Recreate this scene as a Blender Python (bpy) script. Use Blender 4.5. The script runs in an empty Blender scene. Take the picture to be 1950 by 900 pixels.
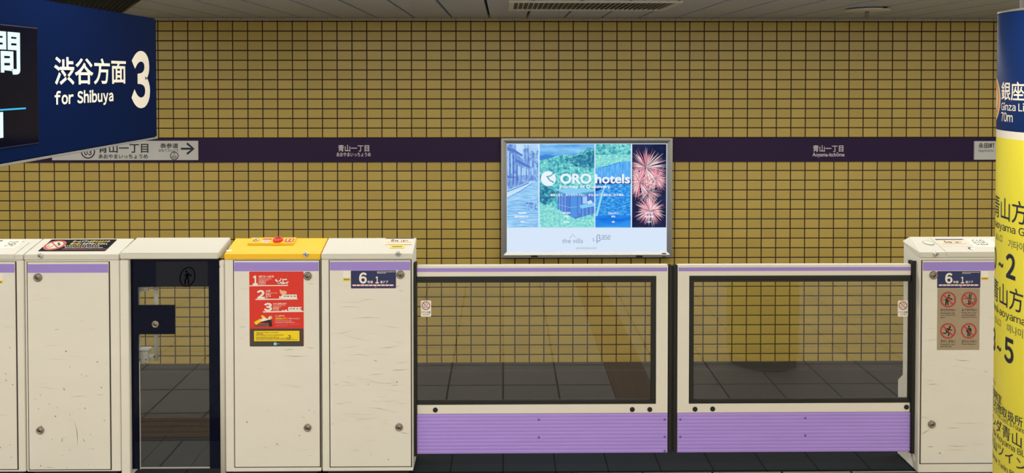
import bpy, bmesh, math, random
from mathutils import Vector, Matrix
random.seed(7)
C = bpy.context.scene.collection
scn = bpy.context.scene

# ------------------------------------------------------------------ camera
CAMZ, F = 2.265, 1500.0
YAW, PITCH = math.radians(-0.65), math.radians(1.03)
cam_data = bpy.data.cameras.new('camera')
cam_data.sensor_fit = 'HORIZONTAL'
cam_data.sensor_width = 36.0
cam_data.lens = 36.0 * F / 1950.0
cam_data.shift_x = 0.0
cam_data.shift_y = -(450 - 172) / 1950.0
cam_data.clip_start = 0.05
cam = bpy.data.objects.new('camera', cam_data)
C.objects.link(cam)
cam.location = (0, 0, CAMZ)
cam.rotation_euler = (math.pi / 2 - PITCH, 0, YAW)
scn.camera = cam
RM = Matrix.Rotation(YAW, 3, 'Z') @ Matrix.Rotation(math.pi / 2 - PITCH, 3, 'X')

# ------------------------------------------------------------------ world, lights, exposure
world = bpy.data.worlds.new('world')
scn.world = world
world.use_nodes = True
world.node_tree.nodes['Background'].inputs[0].default_value = (0.9, 0.95, 1.0, 1)
world.node_tree.nodes['Background'].inputs[1].default_value = 0.05

def area(name, loc, sx, sy, power, col=(1.0, 0.965, 0.885), rot=(0, 0, 0)):
    l = bpy.data.lights.new(name, 'AREA')
    l.shape = 'RECTANGLE'
    l.size, l.size_y = sx, sy
    l.energy = power
    l.color = col
    o = bpy.data.objects.new(name, l)
    C.objects.link(o)
    o.location = loc
    o.rotation_euler = rot
    return o

area('platform_tube_light', (0, 2.3, 2.84), 15, 0.16, 175)
area('platform_tube_light', (0, -0.8, 2.84), 15, 0.16, 235)
area('platform_tube_light', (0, -3.6, 2.84), 15, 0.16, 235)
area('wall_fill_light', (0, 5.5, 2.85), 16, 0.12, 240)  # fill light added over the track, out of view, to brighten the tiled wall
scn.view_settings.view_transform = 'Standard'
scn.view_settings.look = 'None'
scn.view_settings.gamma = 1.0
scn.view_settings.use_curve_mapping = False
scn.view_settings.exposure = 0.0

# ------------------------------------------------------------------ pixel -> world helpers
def ray(px, py):
    return RM @ Vector(((px - 975) / F, -(py - 172) / F, -1.0))
def at_y(px, py, Y):
    d = ray(px, py); return Vector((0, 0, CAMZ)) + d * (Y / d.y)
def at_x(px, py, X):
    d = ray(px, py); return Vector((0, 0, CAMZ)) + d * (X / d.x)
def at_z(px, py, Z):
    d = ray(px, py); return Vector((0, 0, CAMZ)) + d * ((Z - CAMZ) / d.z)

class Plane:
    def __init__(s, o, u, v):
        s.o, s.u, s.v = Vector(o), Vector(u).normalized(), Vector(v).normalized()
        s.n = s.u.cross(s.v)
        s.curved = False
    def pt(s, a, b, h):
        return s.o + s.u * a + s.v * b + s.n * h
    def px(s, x, y):
        d = ray(x, y); c = Vector((0, 0, CAMZ))
        p = c + d * ((s.o - c).dot(s.n) / d.dot(s.n)) - s.o
        return p.dot(s.u), p.dot(s.v)

class Cyl:
    curved = True
    def __init__(s, cx, cy, r):
        s.cx, s.cy, s.r = cx, cy, r
        s.f0 = math.atan2(-cy, -cx)
    def pt(s, a, b, h):
        f = s.f0 + a / s.r
        return Vector((s.cx + (s.r + h) * math.cos(f), s.cy + (s.r + h) * math.sin(f), b))
    def px(s, x, y):
        d = ray(x, y)
        A = d.x ** 2 + d.y ** 2; B = -2 * (d.x * s.cx + d.y * s.cy); K = s.cx ** 2 + s.cy ** 2 - s.r ** 2
        disc = max(B * B - 4 * A * K, 0)
        t = (-B - math.sqrt(disc)) / (2 * A)
        p = d * t
        f = math.atan2(p.y - s.cy, p.x - s.cx)
        da = (f - s.f0 + math.pi) % (2 * math.pi) - math.pi
        return da * s.r, CAMZ + p.z

# ------------------------------------------------------------------ materials
def lin(c):
    return tuple(((v / 255) / 12.92 if v / 255 <= 0.04045 else ((v / 255 + 0.055) / 1.055) ** 2.4) for v in c) + (1.0,)

def nt(name):
    m = bpy.data.materials.new(name)
    m.use_nodes = True
    n = m.node_tree
    return m, n, n.nodes['Principled BSDF']

def pbr(name, col, rough=0.5, metal=0.0, var=0.0, scale=6.0, stretch=(1, 1, 1), bump=0.0, spec=0.5):
    m, n, p = nt(name)
    c = lin(col)
    p.inputs['Base Color'].default_value = c
    p.inputs['Roughness'].default_value = rough
    p.inputs['Metallic'].default_value = metal
    p.inputs['Specular IOR Level'].default_value = spec
    if var or bump:
        tc = n.nodes.new('ShaderNodeTexCoord')
        mp = n.nodes.new('ShaderNodeMapping')
        mp.inputs['Scale'].default_value = stretch
        n.links.new(tc.outputs['Object'], mp.inputs[0])
        no = n.nodes.new('ShaderNodeTexNoise')
        no.inputs['Scale'].default_value = scale
        no.inputs['Detail'].default_value = 5
        n.links.new(mp.outputs[0], no.inputs['Vector'])
        if var:
            mx = n.nodes.new('ShaderNodeMix'); mx.data_type = 'RGBA'
            mx.inputs[6].default_value = tuple(v * (1 - var) for v in c[:3]) + (1,)
            mx.inputs[7].default_value = tuple(min(1, v * (1 + var)) for v in c[:3]) + (1,)
            n.links.new(no.outputs['Fac'], mx.inputs[0])
            n.links.new(mx.outputs[2], p.inputs['Base Color'])
        if bump:
            b = n.nodes.new('ShaderNodeBump'); b.inputs['Strength'].default_value = bump
            b.inputs['Distance'].default_value = 0.01
            n.links.new(no.outputs['Fac'], b.inputs['Height'])
            n.links.new(b.outputs[0], p.inputs['Normal'])
    return m

def emit(name, col, strength=1.0):
    m = bpy.data.materials.new(name); m.use_nodes = True
    n = m.node_tree; n.nodes.clear()
    e = n.nodes.new('ShaderNodeEmission'); o = n.nodes.new('ShaderNodeOutputMaterial')
    e.inputs[0].default_value = lin(col); e.inputs[1].default_value = strength
    n.links.new(e.outputs[0], o.inputs[0])
    return m

def emit_noise(name, stops, scale, stretch=(1, 1, 1), detail=4, kind='NOISE'):
    """printed backlit picture: noise through a colour ramp"""
    m = bpy.data.materials.new(name); m.use_nodes = True
    n = m.node_tree; n.nodes.clear()
    e = n.nodes.new('ShaderNodeEmission'); o = n.nodes.new('ShaderNodeOutputMaterial')
    tc = n.nodes.new('ShaderNodeTexCoord'); mp = n.nodes.new('ShaderNodeMapping')
    mp.inputs['Scale'].default_value = stretch
    n.links.new(tc.outputs['Object'], mp.inputs[0])
    if kind == 'NOISE':
        t = n.nodes.new('ShaderNodeTexNoise'); t.inputs['Detail'].default_value = detail; t.inputs['Roughness'].default_value = 0.5 if detail < 5 else 0.78; out = t.outputs['Fac']
    else:
        t = n.nodes.new('ShaderNodeTexVoronoi'); out = t.outputs['Distance']
    t.inputs['Scale'].default_value = scale
    n.links.new(mp.outputs[0], t.inputs['Vector'])
    r = n.nodes.new('ShaderNodeValToRGB')
    els = r.color_ramp.elements
    els[0].position, els[0].color = stops[0][0], lin(stops[0][1])
    els[1].position, els[1].color = stops[-1][0], lin(stops[-1][1])
    for pos, c in stops[1:-1]:
        q = els.new(pos); q.color = lin(c)
    n.links.new(out, r.inputs[0]); n.links.new(r.outputs[0], e.inputs[0]); n.links.new(e.outputs[0], o.inputs[0])
    return m

def glass_mat(name, tint, gloss=1.0):
    """thin clear pane: straight-through plus the mirror reflection of both its faces"""
    m = bpy.data.materials.new(name); m.use_nodes = True
    n = m.node_tree; n.nodes.clear()
    o = n.nodes.new('ShaderNodeOutputMaterial'); t = n.nodes.new('ShaderNodeBsdfTransparent')
    g = n.nodes.new('ShaderNodeBsdfGlossy'); g.inputs['Roughness'].default_value = 0.004
    t.inputs[0].default_value = tuple(tint) + (1,)
    lw = n.nodes.new('ShaderNodeFresnel'); lw.inputs[0].default_value = 1.52
    mu = n.nodes.new('ShaderNodeMath'); mu.operation = 'MULTIPLY'; mu.inputs[1].default_value = 1.9 * gloss; mu.use_clamp = True
    ge = n.nodes.new('ShaderNodeNewGeometry')
    sb = n.nodes.new('ShaderNodeMath'); sb.operation = 'SUBTRACT'; sb.inputs[0].default_value = 1.0
    m2 = n.nodes.new('ShaderNodeMath'); m2.operation = 'MULTIPLY'
    mx = n.nodes.new('ShaderNodeMixShader')
    n.links.new(lw.outputs[0], mu.inputs[0]); n.links.new(ge.outputs['Backfacing'], sb.inputs[1])
    n.links.new(mu.outputs[0], m2.inputs[0]); n.links.new(sb.outputs[0], m2.inputs[1])
    n.links.new(m2.outputs[0], mx.inputs[0]); n.links.new(t.outputs[0], mx.inputs[1]); n.links.new(g.outputs[0], mx.inputs[2])
    n.links.new(mx.outputs[0], o.inputs[0])
    return m

def grid_mat(name, axes, pitch, phase, gap, tile, grout, rough=0.3, var=0.08, bump=0.5, spec=0.5, edge=0.0):
    """tiles laid on a square grid: axes e.g. (0,2) = X and Z of object space"""
    m, n, p = nt(name)
    tc = n.nodes.new('ShaderNodeTexCoord'); sep = n.nodes.new('ShaderNodeSeparateXYZ')
    n.links.new(tc.outputs['Object'], sep.inputs[0])
    def math_(op, a, b=None):
        k = n.nodes.new('ShaderNodeMath'); k.operation = op
        for i, v in enumerate((a, b)):
            if v is None: continue
            if isinstance(v, (int, float)): k.inputs[i].default_value = v
            else: n.links.new(v, k.inputs[i])
        return k.outputs[0]
    dist, ids = [], []
    for i, ax in enumerate(axes):
        t = math_('DIVIDE', math_('SUBTRACT', sep.outputs[ax], phase[i]), pitch[i])
        fr = math_('FRACT', t)
        ids.append(math_('FLOOR', t))
        dist.append(math_('MULTIPLY', math_('MINIMUM', fr, math_('SUBTRACT', 1.0, fr)), pitch[i]))
    d = math_('MINIMUM', dist[0], dist[1])
    mask = n.nodes.new('ShaderNodeMapRange'); mask.clamp = True
    mask.inputs[1].default_value = gap * 0.42; mask.inputs[2].default_value = gap * 0.62
    n.links.new(d, mask.inputs[0])
    cmb = n.nodes.new('ShaderNodeCombineXYZ')
    n.links.new(ids[0], cmb.inputs[0]); n.links.new(ids[1], cmb.inputs[1])
    wn = n.nodes.new('ShaderNodeTexWhiteNoise'); wn.noise_dimensions = '3D'
    n.links.new(cmb.outputs[0], wn.inputs['Vector'])
    no = n.nodes.new('ShaderNodeTexNoise'); no.inputs['Scale'].default_value = 2.2; no.inputs['Detail'].default_value = 4
    n.links.new(tc.outputs['Object'], no.inputs['Vector'])
    f = math_('ADD', math_('MULTIPLY', wn.outputs[0], 0.6), math_('MULTIPLY', no.outputs['Fac'], 0.5))
    c = lin(tile)
    mx = n.nodes.new('ShaderNodeMix'); mx.data_type = 'RGBA'
    mx.inputs[6].default_value = tuple(v * (1 - var) for v in c[:3]) + (1,)
    mx.inputs[7].default_value = tuple(min(1, v * (1 + var)) for v in c[:3]) + (1,)
    n.links.new(f, mx.inputs[0])
    mg = n.nodes.new('ShaderNodeMix'); mg.data_type = 'RGBA'
    mg.inputs[6].default_value = lin(grout)
    n.links.new(mx.outputs[2], mg.inputs[7]); n.links.new(mask.outputs[0], mg.inputs[0])
    n.links.new(mg.outputs[2], p.inputs['Base Color'])
    p.inputs['Specular IOR Level'].default_value = spec
    rr = n.nodes.new('ShaderNodeMapRange'); rr.inputs[3].default_value = 0.9; rr.inputs[4].default_value = rough
    n.links.new(mask.outputs[0], rr.inputs[0]); n.links.new(rr.outputs[0], p.inputs['Roughness'])
    if bump:
        hb = n.nodes.new('ShaderNodeMapRange'); hb.clamp = True
        hb.interpolation_type = 'SMOOTHSTEP'
        hb.inputs[1].default_value = gap * 0.3; hb.inputs[2].default_value = gap * 0.5 + edge
        n.links.new(d, hb.inputs[0])
        b = n.nodes.new('ShaderNodeBump'); b.inputs['Strength'].default_value = bump; b.inputs['Distance'].default_value = 0.004
        n.links.new(hb.outputs[0], b.inputs['Height']); n.links.new(b.outputs[0], p.inputs['Normal'])
    return m

WALL_Y = 8.33
PX0 = at_y(924.9, 300, WALL_Y).x
M = {}
for k_, zz, pz in (('hi', 1.6148, 0.1023), ('lo', 1.2620, 0.1030)):
    for side, px_ in (('left', 0.15655), ('right', 0.15440)):
        M['tile_%s_%s' % (k_, side)] = grid_mat('mustard_tile', (0, 2), (px_, pz), (PX0, zz), 0.0105, (200, 173, 90), (48, 23, 18), 0.28, 0.10, 0.5, edge=0.006)
M['floor'] = grid_mat('platform_floor_tile', (0, 1), (0.405, 0.405), (0.0, 0.05), 0.012, (186, 184, 178), (36, 34, 32), 0.45, 0.08, 0.2)
M['edge_floor'] = grid_mat('platform_edge_tile', (0, 1), (0.3075, 0.9), (0.0, 4.525), 0.008, (20, 26, 33), (3, 3, 4), 0.6, 0.12, 0.3, spec=0.2)
M['tactile'] = pbr('tactile_block', (150, 116, 82), 0.7, var=0.12, scale=14, bump=0.6)
M['concrete'] = pbr('dark_concrete', (70, 66, 62), 0.9, var=0.25, scale=3, bump=0.3)
M['ballast'] = pbr('trackbed', (58, 54, 50), 0.95, var=0.4, scale=30, bump=0.8)
M['ceil'] = pbr('ceiling_panel', (192, 204, 230), 0.3, var=0.10, scale=9, stretch=(6, 1, 1))
M['ceil_gap'] = pbr('ceiling_joint', (10, 10, 18), 0.95)
M['ceil_plat'] = pbr('platform_ceiling', (205, 200, 190), 0.8, var=0.03)
M['cream_trim'] = pbr('cream_trim', (190, 180, 160), 0.6, var=0.1, scale=8)
M['back'] = pbr('pale_back_wall', (200, 195, 180), 0.6, var=0.04)
M['white'] = pbr('cream_painted_steel', (230, 226, 214), 0.42, var=0.045, scale=3.5, stretch=(1, 1, 2.2))
M['whitelid'] = pbr('cream_lid_paint', (216, 213, 201), 0.4, var=0.03, scale=4)
M['yellow'] = pbr('yellow_paint', (250, 196, 18), 0.38, var=0.03, scale=4)
M['purple'] = pbr('lilac_stripe', (160, 138, 218), 0.45, var=0.04, scale=6)
M['skirt'] = pbr('lilac_skirt', (174, 145, 230), 0.4, var=0.10, scale=4, stretch=(0.6, 1, 5))
M['skirtscrew'] = pbr('lilac_screw', (112, 88, 156), 0.5)
M['black'] = pbr('black_rubber', (22, 22, 22), 0.5, var=0.1)
M['dark'] = pbr('dark_gap', (40, 34, 30), 0.8)
M['plinth'] = pbr('dark_plinth', (38, 28, 30), 0.8)
M['navyglass'] = pbr('navy_back_painted_glass', (7, 13, 34), 0.08, var=0.15, scale=5, spec=0.12)
M['charcoal'] = pbr('charcoal_film', (30, 33, 42), 0.15, var=0.1, spec=0.15)
M['matteblack'] = pbr('matte_black_print', (4, 5, 8), 0.9, spec=0.02)
M['steel'] = pbr('worn_steel', (150, 142, 130), 0.35, 0.85, var=0.25, scale=60)
M['chrome'] = pbr('bright_steel', (205, 203, 198), 0.22, 0.9)
M['steeldark'] = pbr('dark_key_slot', (52, 44, 38), 0.5, 0.5)
M['alu'] = pbr('brushed_aluminium', (190, 190, 188), 0.34, 0.7, var=0.08, scale=30, stretch=(1, 1, 12))
M['greysteel'] = pbr('grey_latch_metal', (176, 174, 168), 0.5, 0.1, var=0.08)
M['scuff'] = pbr('scuff_mark', (168, 156, 136), 0.8)
M['scuff_soft'] = pbr('faint_scuff', (204, 195, 176), 0.7)
M['scuff_dark'] = pbr('dark_scratch', (138, 126, 108), 0.8)
M['nameband'] = pbr('aubergine_band', (46, 28, 68), 0.3, var=0.06, scale=2, spec=0.25)
M['bandtext'] = pbr('band_lettering', (232, 222, 224), 0.5)
M['signwhite'] = pbr('white_sign_face', (215, 214, 210), 0.3, var=0.05, scale=5)
M['ink'] = pbr('black_ink', (22, 24, 30), 0.5)
M['inkgrey'] = pbr('grey_ink', (92, 84, 76), 0.6)
M['inknavy'] = pbr('navy_ink', (20, 30, 52), 0.5)
M['signnavy'] = pbr('navy_sign_face', (4, 23, 64), 0.6, var=0.06, scale=3, spec=0.03)
M['signtext'] = pbr('sign_lettering', (246, 240, 226), 0.5)
M['navy'] = pbr('navy_sticker', (36, 44, 92), 0.4)
M['stickwhite'] = pbr('sticker_white', (244, 236, 226), 0.45)
M['paper'] = pbr('pale_pink_sticker', (232, 216, 190), 0.5)
M['clearfilm'] = pbr('off_white_label', (240, 236, 222), 0.35)
M['red'] = pbr('poster_red', (222, 48, 34), 0.42)
M['pink'] = pbr('pink_mark', (214, 120, 130), 0.5)
M['orange'] = pbr('orange_print', (236, 150, 60), 0.5)
M['smoke'] = pbr('smoke_print', (240, 186, 140), 0.5)
M['postergrey'] = pbr('poster_charcoal', (66, 62, 56), 0.45)
M['stickyellow'] = pbr('sticker_yellow', (248, 214, 20), 0.45)
M['cyan'] = pbr('cyan_print', (120, 205, 215), 0.5)
M['brown'] = pbr('taupe_sticker', (164, 146, 120), 0.28, var=0.08, scale=8)
M['prohibit'] = pbr('prohibition_red', (190, 52, 46), 0.45)
M['maroon'] = pbr('maroon_print', (148, 30, 56), 0.5)
M['stickblack'] = pbr('black_sticker', (10, 10, 12), 0.6, spec=0.08)
M['pillaryellow'] = pbr('pillar_yellow', (238, 226, 72), 0.45, var=0.03, scale=5, spec=0.25)
M['pillarblue'] = pbr('pillar_navy', (16, 44, 98), 0.5, var=0.06, scale=3, spec=0.1)
M['pillarwhite'] = pbr('pillar_white', (240, 232, 220), 0.4)
M['pillarcore'] = pbr('grey_column_paint', (120, 118, 116), 0.5, var=0.05)
M['glass'] = glass_mat('door_glass', (0.93, 0.93, 0.92))
M['glass_gate'] = glass_mat('gate_glass', (0.93, 0.94, 0.93))
M['screen'] = pbr('black_display_glass', (8, 11, 28), 0.08, spec=0.2)
M['screenrim'] = pbr('display_rim', (24, 30, 50), 0.3)
M['ledwhite'] = emit('led_white', (225, 245, 250), 1.15)
M['ledcyan'] = emit('led_cyan', (70, 195, 240), 1.0)

# ------------------------------------------------------------------ mesh builders
def packed(body, bold):
    """Latin signage lettering: wide-form glyphs set close together"""
    bm = bmesh.new(); x = 0.0
    for ch in body:
        if ch == ' ': x += 0.30; continue
        me = text_mesh(ch if ch in '-.,' else chr(ord(ch) + 0xFEE0), bold, False)
        lo = min(v.co.x for v in me.vertices); hi = max(v.co.x for v in me.vertices)
        for v in me.vertices: v.co.x += x - lo
        bm.from_mesh(me); bpy.data.meshes.remove(me); x += hi - lo + 0.075
    me = bpy.data.meshes.new('t'); bm.to_mesh(me); bm.free(); return me

def text_mesh(body, bold, pack=True):
    if pack and any(c.isalnum() for c in body) and all(' ' <= c < '|' for c in body): return packed(body, bold)
    c = bpy.data.curves.new('t', 'FONT'); c.body = body; c.offset = bold; c.resolution_u = 5
    o = bpy.data.objects.new('t', c)
    m = bpy.data.meshes.new_from_object(o)
    bpy.data.objects.remove(o); bpy.data.curves.remove(c)
    return m

class B:
    """collects shapes with material slots; build() links them as one mesh object"""
    def __init__(s):
        s.bm = bmesh.new(); s.mats = []
    def mi(s, m):
        if m not in s.mats: s.mats.append(m)
        return s.mats.index(m)
    def _merge(s, bm2, mat):
        k = s.mi(mat)
        for f in bm2.faces: f.material_index = k
        me = bpy.data.meshes.new('x'); bm2.to_mesh(me); bm2.free()
        s.bm.from_mesh(me); bpy.data.meshes.remove(me)
    def box(s, x0, x1, y0, y1, z0, z1, mat, bev=0.0, seg=2):
        b = bmesh.new()
        bmesh.ops.create_cube(b, size=1.0)
        for v in b.verts:
            v.co = Vector(((x0 + x1) / 2 + v.co.x * (x1 - x0), (y0 + y1) / 2 + v.co.y * (y1 - y0), (z0 + z1) / 2 + v.co.z * (z1 - z0)))
        if bev:
            bmesh.ops.bevel(b, geom=b.edges[:], offset=bev, segments=seg, affect='EDGES', clamp_overlap=True)
        s._merge(b, mat); return s
    def prism(s, prof, x0, x1, mat, bev=0.0, axis='X'):
        """profile of (y,z) pulled along X (axis X), or (x,z) along Y"""
        b = bmesh.new()
        P = (lambda t, p: (t, p[0], p[1])) if axis == 'X' else ((lambda t, p: (p[0], t, p[1])) if axis == 'Y' else (lambda t, p: (p[0], p[1], t)))
        A = [b.verts.new(P(x0, p)) for p in prof]; Z = [b.verts.new(P(x1, p)) for p in prof]
        b.faces.new(A); b.faces.new(Z[::-1])
        for i in range(len(prof)):
            j = (i + 1) % len(prof)
            b.faces.new((A[i], Z[i], Z[j], A[j]))
        bmesh.ops.recalc_face_normals(b, faces=b.faces[:])
        if bev:
            bmesh.ops.bevel(b, geom=b.edges[:], offset=bev, segments=2, affect='EDGES', clamp_overlap=True)
        s._merge(b, mat); return s
    def lathe(s, prof, c, mat, axis=(0, 0, 1), seg=32):
        """profile of (r, h) spun about AXIS at point c"""
        b = bmesh.new(); ax = Vector(axis).normalized(); q = ax.to_track_quat('Z', 'Y'); c = Vector(c)
        rings = []
        for r, h in prof:
            if r < 1e-6: rings.append([b.verts.new(c + ax * h)])
            else: rings.append([b.verts.new(c + q @ Vector((r * math.cos(2 * math.pi * i / seg), r * math.sin(2 * math.pi * i / seg), h))) for i in range(seg)])
        for R0, R1 in zip(rings, rings[1:]):
            for i in range(seg):
                j = (i + 1) % seg
                if len(R0) == 1 and len(R1) > 1: b.faces.new((R0[0], R1[i], R1[j]))
                elif len(R1) == 1 and len(R0) > 1: b.faces.new((R0[i], R0[j], R1[0]))
                elif len(R0) > 1: b.faces.new((R0[i], R0[j], R1[j], R1[i]))
        bmesh.ops.recalc_face_normals(b, faces=b.faces[:])
        for f in b.faces: f.smooth = True
        s._merge(b, mat); return s
    def tube(s, pts, r, mat, seg=10):
        for p, q in zip(pts, pts[1:]):
            p, q = Vector(p), Vector(q); L = (q - p).length
            s.lathe([(0, 0), (r, 0), (r, L), (0, L)], p, mat, axis=(q - p), seg=seg)
        return s
    def build(s, name, parent=None, loc=None, bevel=0.0):
        o0 = Vector(parent_loc(parent)) if parent else Vector(loc or (0, 0, 0))
        for v in s.bm.verts: v.co -= o0
        me = bpy.data.meshes.new(name); s.bm.to_mesh(me); s.bm.free()
        for m in s.mats: me.materials.append(m)
        o = bpy.data.objects.new(name, me); C.objects.link(o)
        if parent: o.parent = parent
        else: o.location = o0
        if bevel:
            md = o.modifiers.new('bevel', 'BEVEL'); md.width = bevel; md.segments = 2; md.limit_method = 'ANGLE'
        return o

def parent_loc(p):
    v = Vector((0, 0, 0))
    while p is not None:
        v += p.location; p = p.parent
    return v

STEP = 0.0004
class Dec(B):
    """flat shapes printed or stuck on a surface; coordinates are read off as points of that surface"""
    def __init__(s, surf, base=0.0006):
        super().__init__(); s.s = surf; s.base = base
    def h(s, lvl): return s.base + lvl * STEP
    def _fin(s, b, mat):
        if s.s.curved:
            aa = [v.co.x for v in b.verts]
            k = math.ceil(min(aa) / 0.006)
            while k * 0.006 < max(aa):
                bmesh.ops.bisect_plane(b, geom=b.verts[:] + b.edges[:] + b.faces[:], plane_co=(k * 0.006, 0, 0), plane_no=(1, 0, 0))
                k += 1
        for f in b.faces:
            f.normal_update()
            if f.normal.z < -0.5: f.normal_flip()
        for v in b.verts: v.co = s.s.pt(*v.co)
        s._merge(b, mat)
    def ab(s, x0, y0, x1, y1):
        a0, b0 = s.s.px(x0, max(y0, y1)); a1, b1 = s.s.px(x1, min(y0, y1))
        return a0, b0, a1, b1
    def polyab(s, pts, mat, lvl=0):
        b = bmesh.new()
        vs = [b.verts.new((p[0], p[1], s.h(lvl))) for p in pts]
        f = b.faces.new(vs)
        if len(pts) > 4: bmesh.ops.triangulate(b, faces=[f])
        s._fin(b, mat); return s
    def poly(s, pts, mat, lvl=0):
        return s.polyab([s.s.px(*p) for p in pts], mat, lvl)
    def rectab(s, a0, b0, a1, b1, mat, lvl=0, r=0.0):
        if r:
            pts = []
            for cx, cy, t0 in ((a1 - r, b0 + r, -90), (a1 - r, b1 - r, 0), (a0 + r, b1 - r, 90), (a0 + r, b0 + r, 180)):
                for k in range(5):
                    t = math.radians(t0 + k * 22.5); pts.append((cx + r * math.cos(t), cy + r * math.sin(t)))
        else: pts = [(a0, b0), (a1, b0), (a1, b1), (a0, b1)]
        return s.polyab(pts, mat, lvl)
    def rect(s, x0, y0, x1, y1, mat, lvl=0, r=0.0):
        return s.rectab(*s.ab(x0, y0, x1, y1), mat, lvl, r)
    def slab(s, x0, y0, x1, y1, mat, r=0.003, th=0.0008):
        """the sheet of a sticker: a thin plate with edges"""
        a0, b0, a1, b1 = s.ab(x0, y0, x1, y1)
        b = bmesh.new(); pts = []
        for cx, cy, t0 in ((a1 - r, b0 + r, -90), (a1 - r, b1 - r, 0), (a0 + r, b1 - r, 90), (a0 + r, b0 + r, 180)):
            for k in range(4):
                t = math.radians(t0 + k * 30); pts.append((cx + r * math.cos(t), cy + r * math.sin(t)))
        lo = [b.verts.new((p[0], p[1], 0.0)) for p in pts]; hi = [b.verts.new((p[0], p[1], th)) for p in pts]
        b.faces.new(hi)
        for i in range(len(pts)):
            j = (i + 1) % len(pts); b.faces.new((lo[i], lo[j], hi[j], hi[i]))
        for v in b.verts: v.co = s.s.pt(*v.co)
        s._merge(b, mat); s.base = th + STEP; return s
    def disc(s, x, y, r, mat, lvl=0, r0=0.0, seg=36, half=None):
        a, bb = s.s.px(x, y); R = s.s.px(x + r, y)[0] - a; R0 = s.s.px(x + r0, y)[0] - a if r0 else 0
        return s.discab(a, bb, R, mat, lvl, R0, seg)
    def discab(s, a, bb, R, mat, lvl=0, R0=0.0, seg=36):
        b = bmesh.new(); T = [2 * math.pi * i / seg for i in range(seg)]
        out = [b.verts.new((a + R * math.cos(t), bb + R * math.sin(t), s.h(lvl))) for t in T]
        if R0:
            inn = [b.verts.new((a + R0 * math.cos(t), bb + R0 * math.sin(t), s.h(lvl))) for t in T]
            for i in range(seg):
                j = (i + 1) % seg; b.faces.new((out[i], out[j], inn[j], inn[i]))
        else: b.faces.new(out)
        s._fin(b, mat); return s
    def line(s, pts, w, mat, lvl=0, taper=False, unit=None):
        """ribbon through image points, w in pixels"""
        P = [Vector(s.s.px(*p)) for p in pts]
        W = (s.s.px(pts[0][0] + w, pts[0][1])[0] - s.s.px(*pts[0])[0]) if unit is None else unit
        return s.lineab(P, W, mat, lvl, taper)
    def lineab(s, P, W, mat, lvl=0, taper=False):
        b = bmesh.new(); L, R = [], []
        P = [Vector(p) for p in P]
        for i, p in enumerate(P):
            d = (P[min(i + 1, len(P) - 1)] - P[max(i - 1, 0)])
            d = d.normalized() if d.length else Vector((1, 0))
            q = Vector((-d.y, d.x)) * W / 2
            if taper: q *= max(0.12, 1 - abs(2 * i / (len(P) - 1) - 1))
            L.append(b.verts.new((*(p + q), s.h(lvl)))); R.append(b.verts.new((*(p - q), s.h(lvl))))
        for i in range(len(P) - 1): b.faces.new((R[i], R[i + 1], L[i + 1], L[i]))
        s._fin(b, mat); return s
    def text(s, body, x0, y0, x1, y1, mat, bold=0.0, lvl=1, pack=True):
        return s.textab(body, *s.ab(x0, y0, x1, y1), mat, bold, lvl, pack)
    def textab(s, body, a0, b0, a1, b1, mat, bold=0.0, lvl=1, pack=True):
        me = text_mesh(body, bold, pack)
        xs = [v.co.x for v in me.vertices]; ys = [v.co.y for v in me.vertices]
        lx, hx, ly, hy = min(xs), max(xs), min(ys), max(ys)
        b = bmesh.new(); b.from_mesh(me); bpy.data.meshes.remove(me)
        for v in b.verts:
            v.co = Vector((a0 + (v.co.x - lx) / (hx - lx) * (a1 - a0), b0 + (v.co.y - ly) / max(hy - ly, 1e-6) * (b1 - b0), s.h(lvl)))
        s._fin(b, mat); return s
    def textrun(s, body, prefix, px, py, height, mat, bold=0.0, lvl=1, squeeze=1.0):
        """natural-width lettering; the glyph after PREFIX starts at image point (px, py = its baseline); height of the ink in metres"""
        me = text_mesh(body, bold)
        ys = [v.co.y for v in me.vertices]; ly, hy = min(ys), max(ys)
        sc = height / (hy - ly); off = 0.0
        if prefix:
            c = text_mesh(prefix + '|', 0, False); d = text_mesh('|', 0, False)
            if all(' ' <= ch < '|' for ch in prefix):
                bpy.data.meshes.remove(c); c = packed(prefix + ('I' if prefix[-1] != ' ' else 'I'), 0); bpy.data.meshes.remove(d); d = packed('I', 0)
            off = max(v.co.x for v in c.vertices) - max(v.co.x for v in d.vertices)
            bpy.data.meshes.remove(c); bpy.data.meshes.remove(d)
        a, z = s.s.px(px, py)
        b = bmesh.new(); b.from_mesh(me); bpy.data.meshes.remove(me)
        for v in b.verts: v.co = Vector((a + (v.co.x - off) * sc * squeeze, z + (v.co.y - ly) * sc, s.h(lvl)))
        s._fin(b, mat); return s
    def bars(s, x0, y0, x1, y1, mat, n, lvl=1, fill=0.62):
        """a line of print too small to read: short dashes"""
        a0, b0, a1, b1 = s.ab(x0, y0, x1, y1); w = (a1 - a0) / n
        for i in range(n):
            k = random.uniform(0.5, 0.9); lo = b0 + (b1 - b0) * random.uniform(0, 0.25)
            s.rectab(a0 + w * i, lo, a0 + w * (i + k * fill / 0.62), b1 - (b1 - b0) * random.uniform(0, 0.2), mat, lvl)
        return s

def thing(name, label, cat, loc, group=None):
    o = bpy.data.objects.new(name, None); C.objects.link(o)
    o.empty_display_size = 0.1
    o.location = loc; o['label'] = label; o['category'] = cat
    if group: o['group'] = group
    return o
def structure(o):
    o['kind'] = 'structure'; return o

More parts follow.
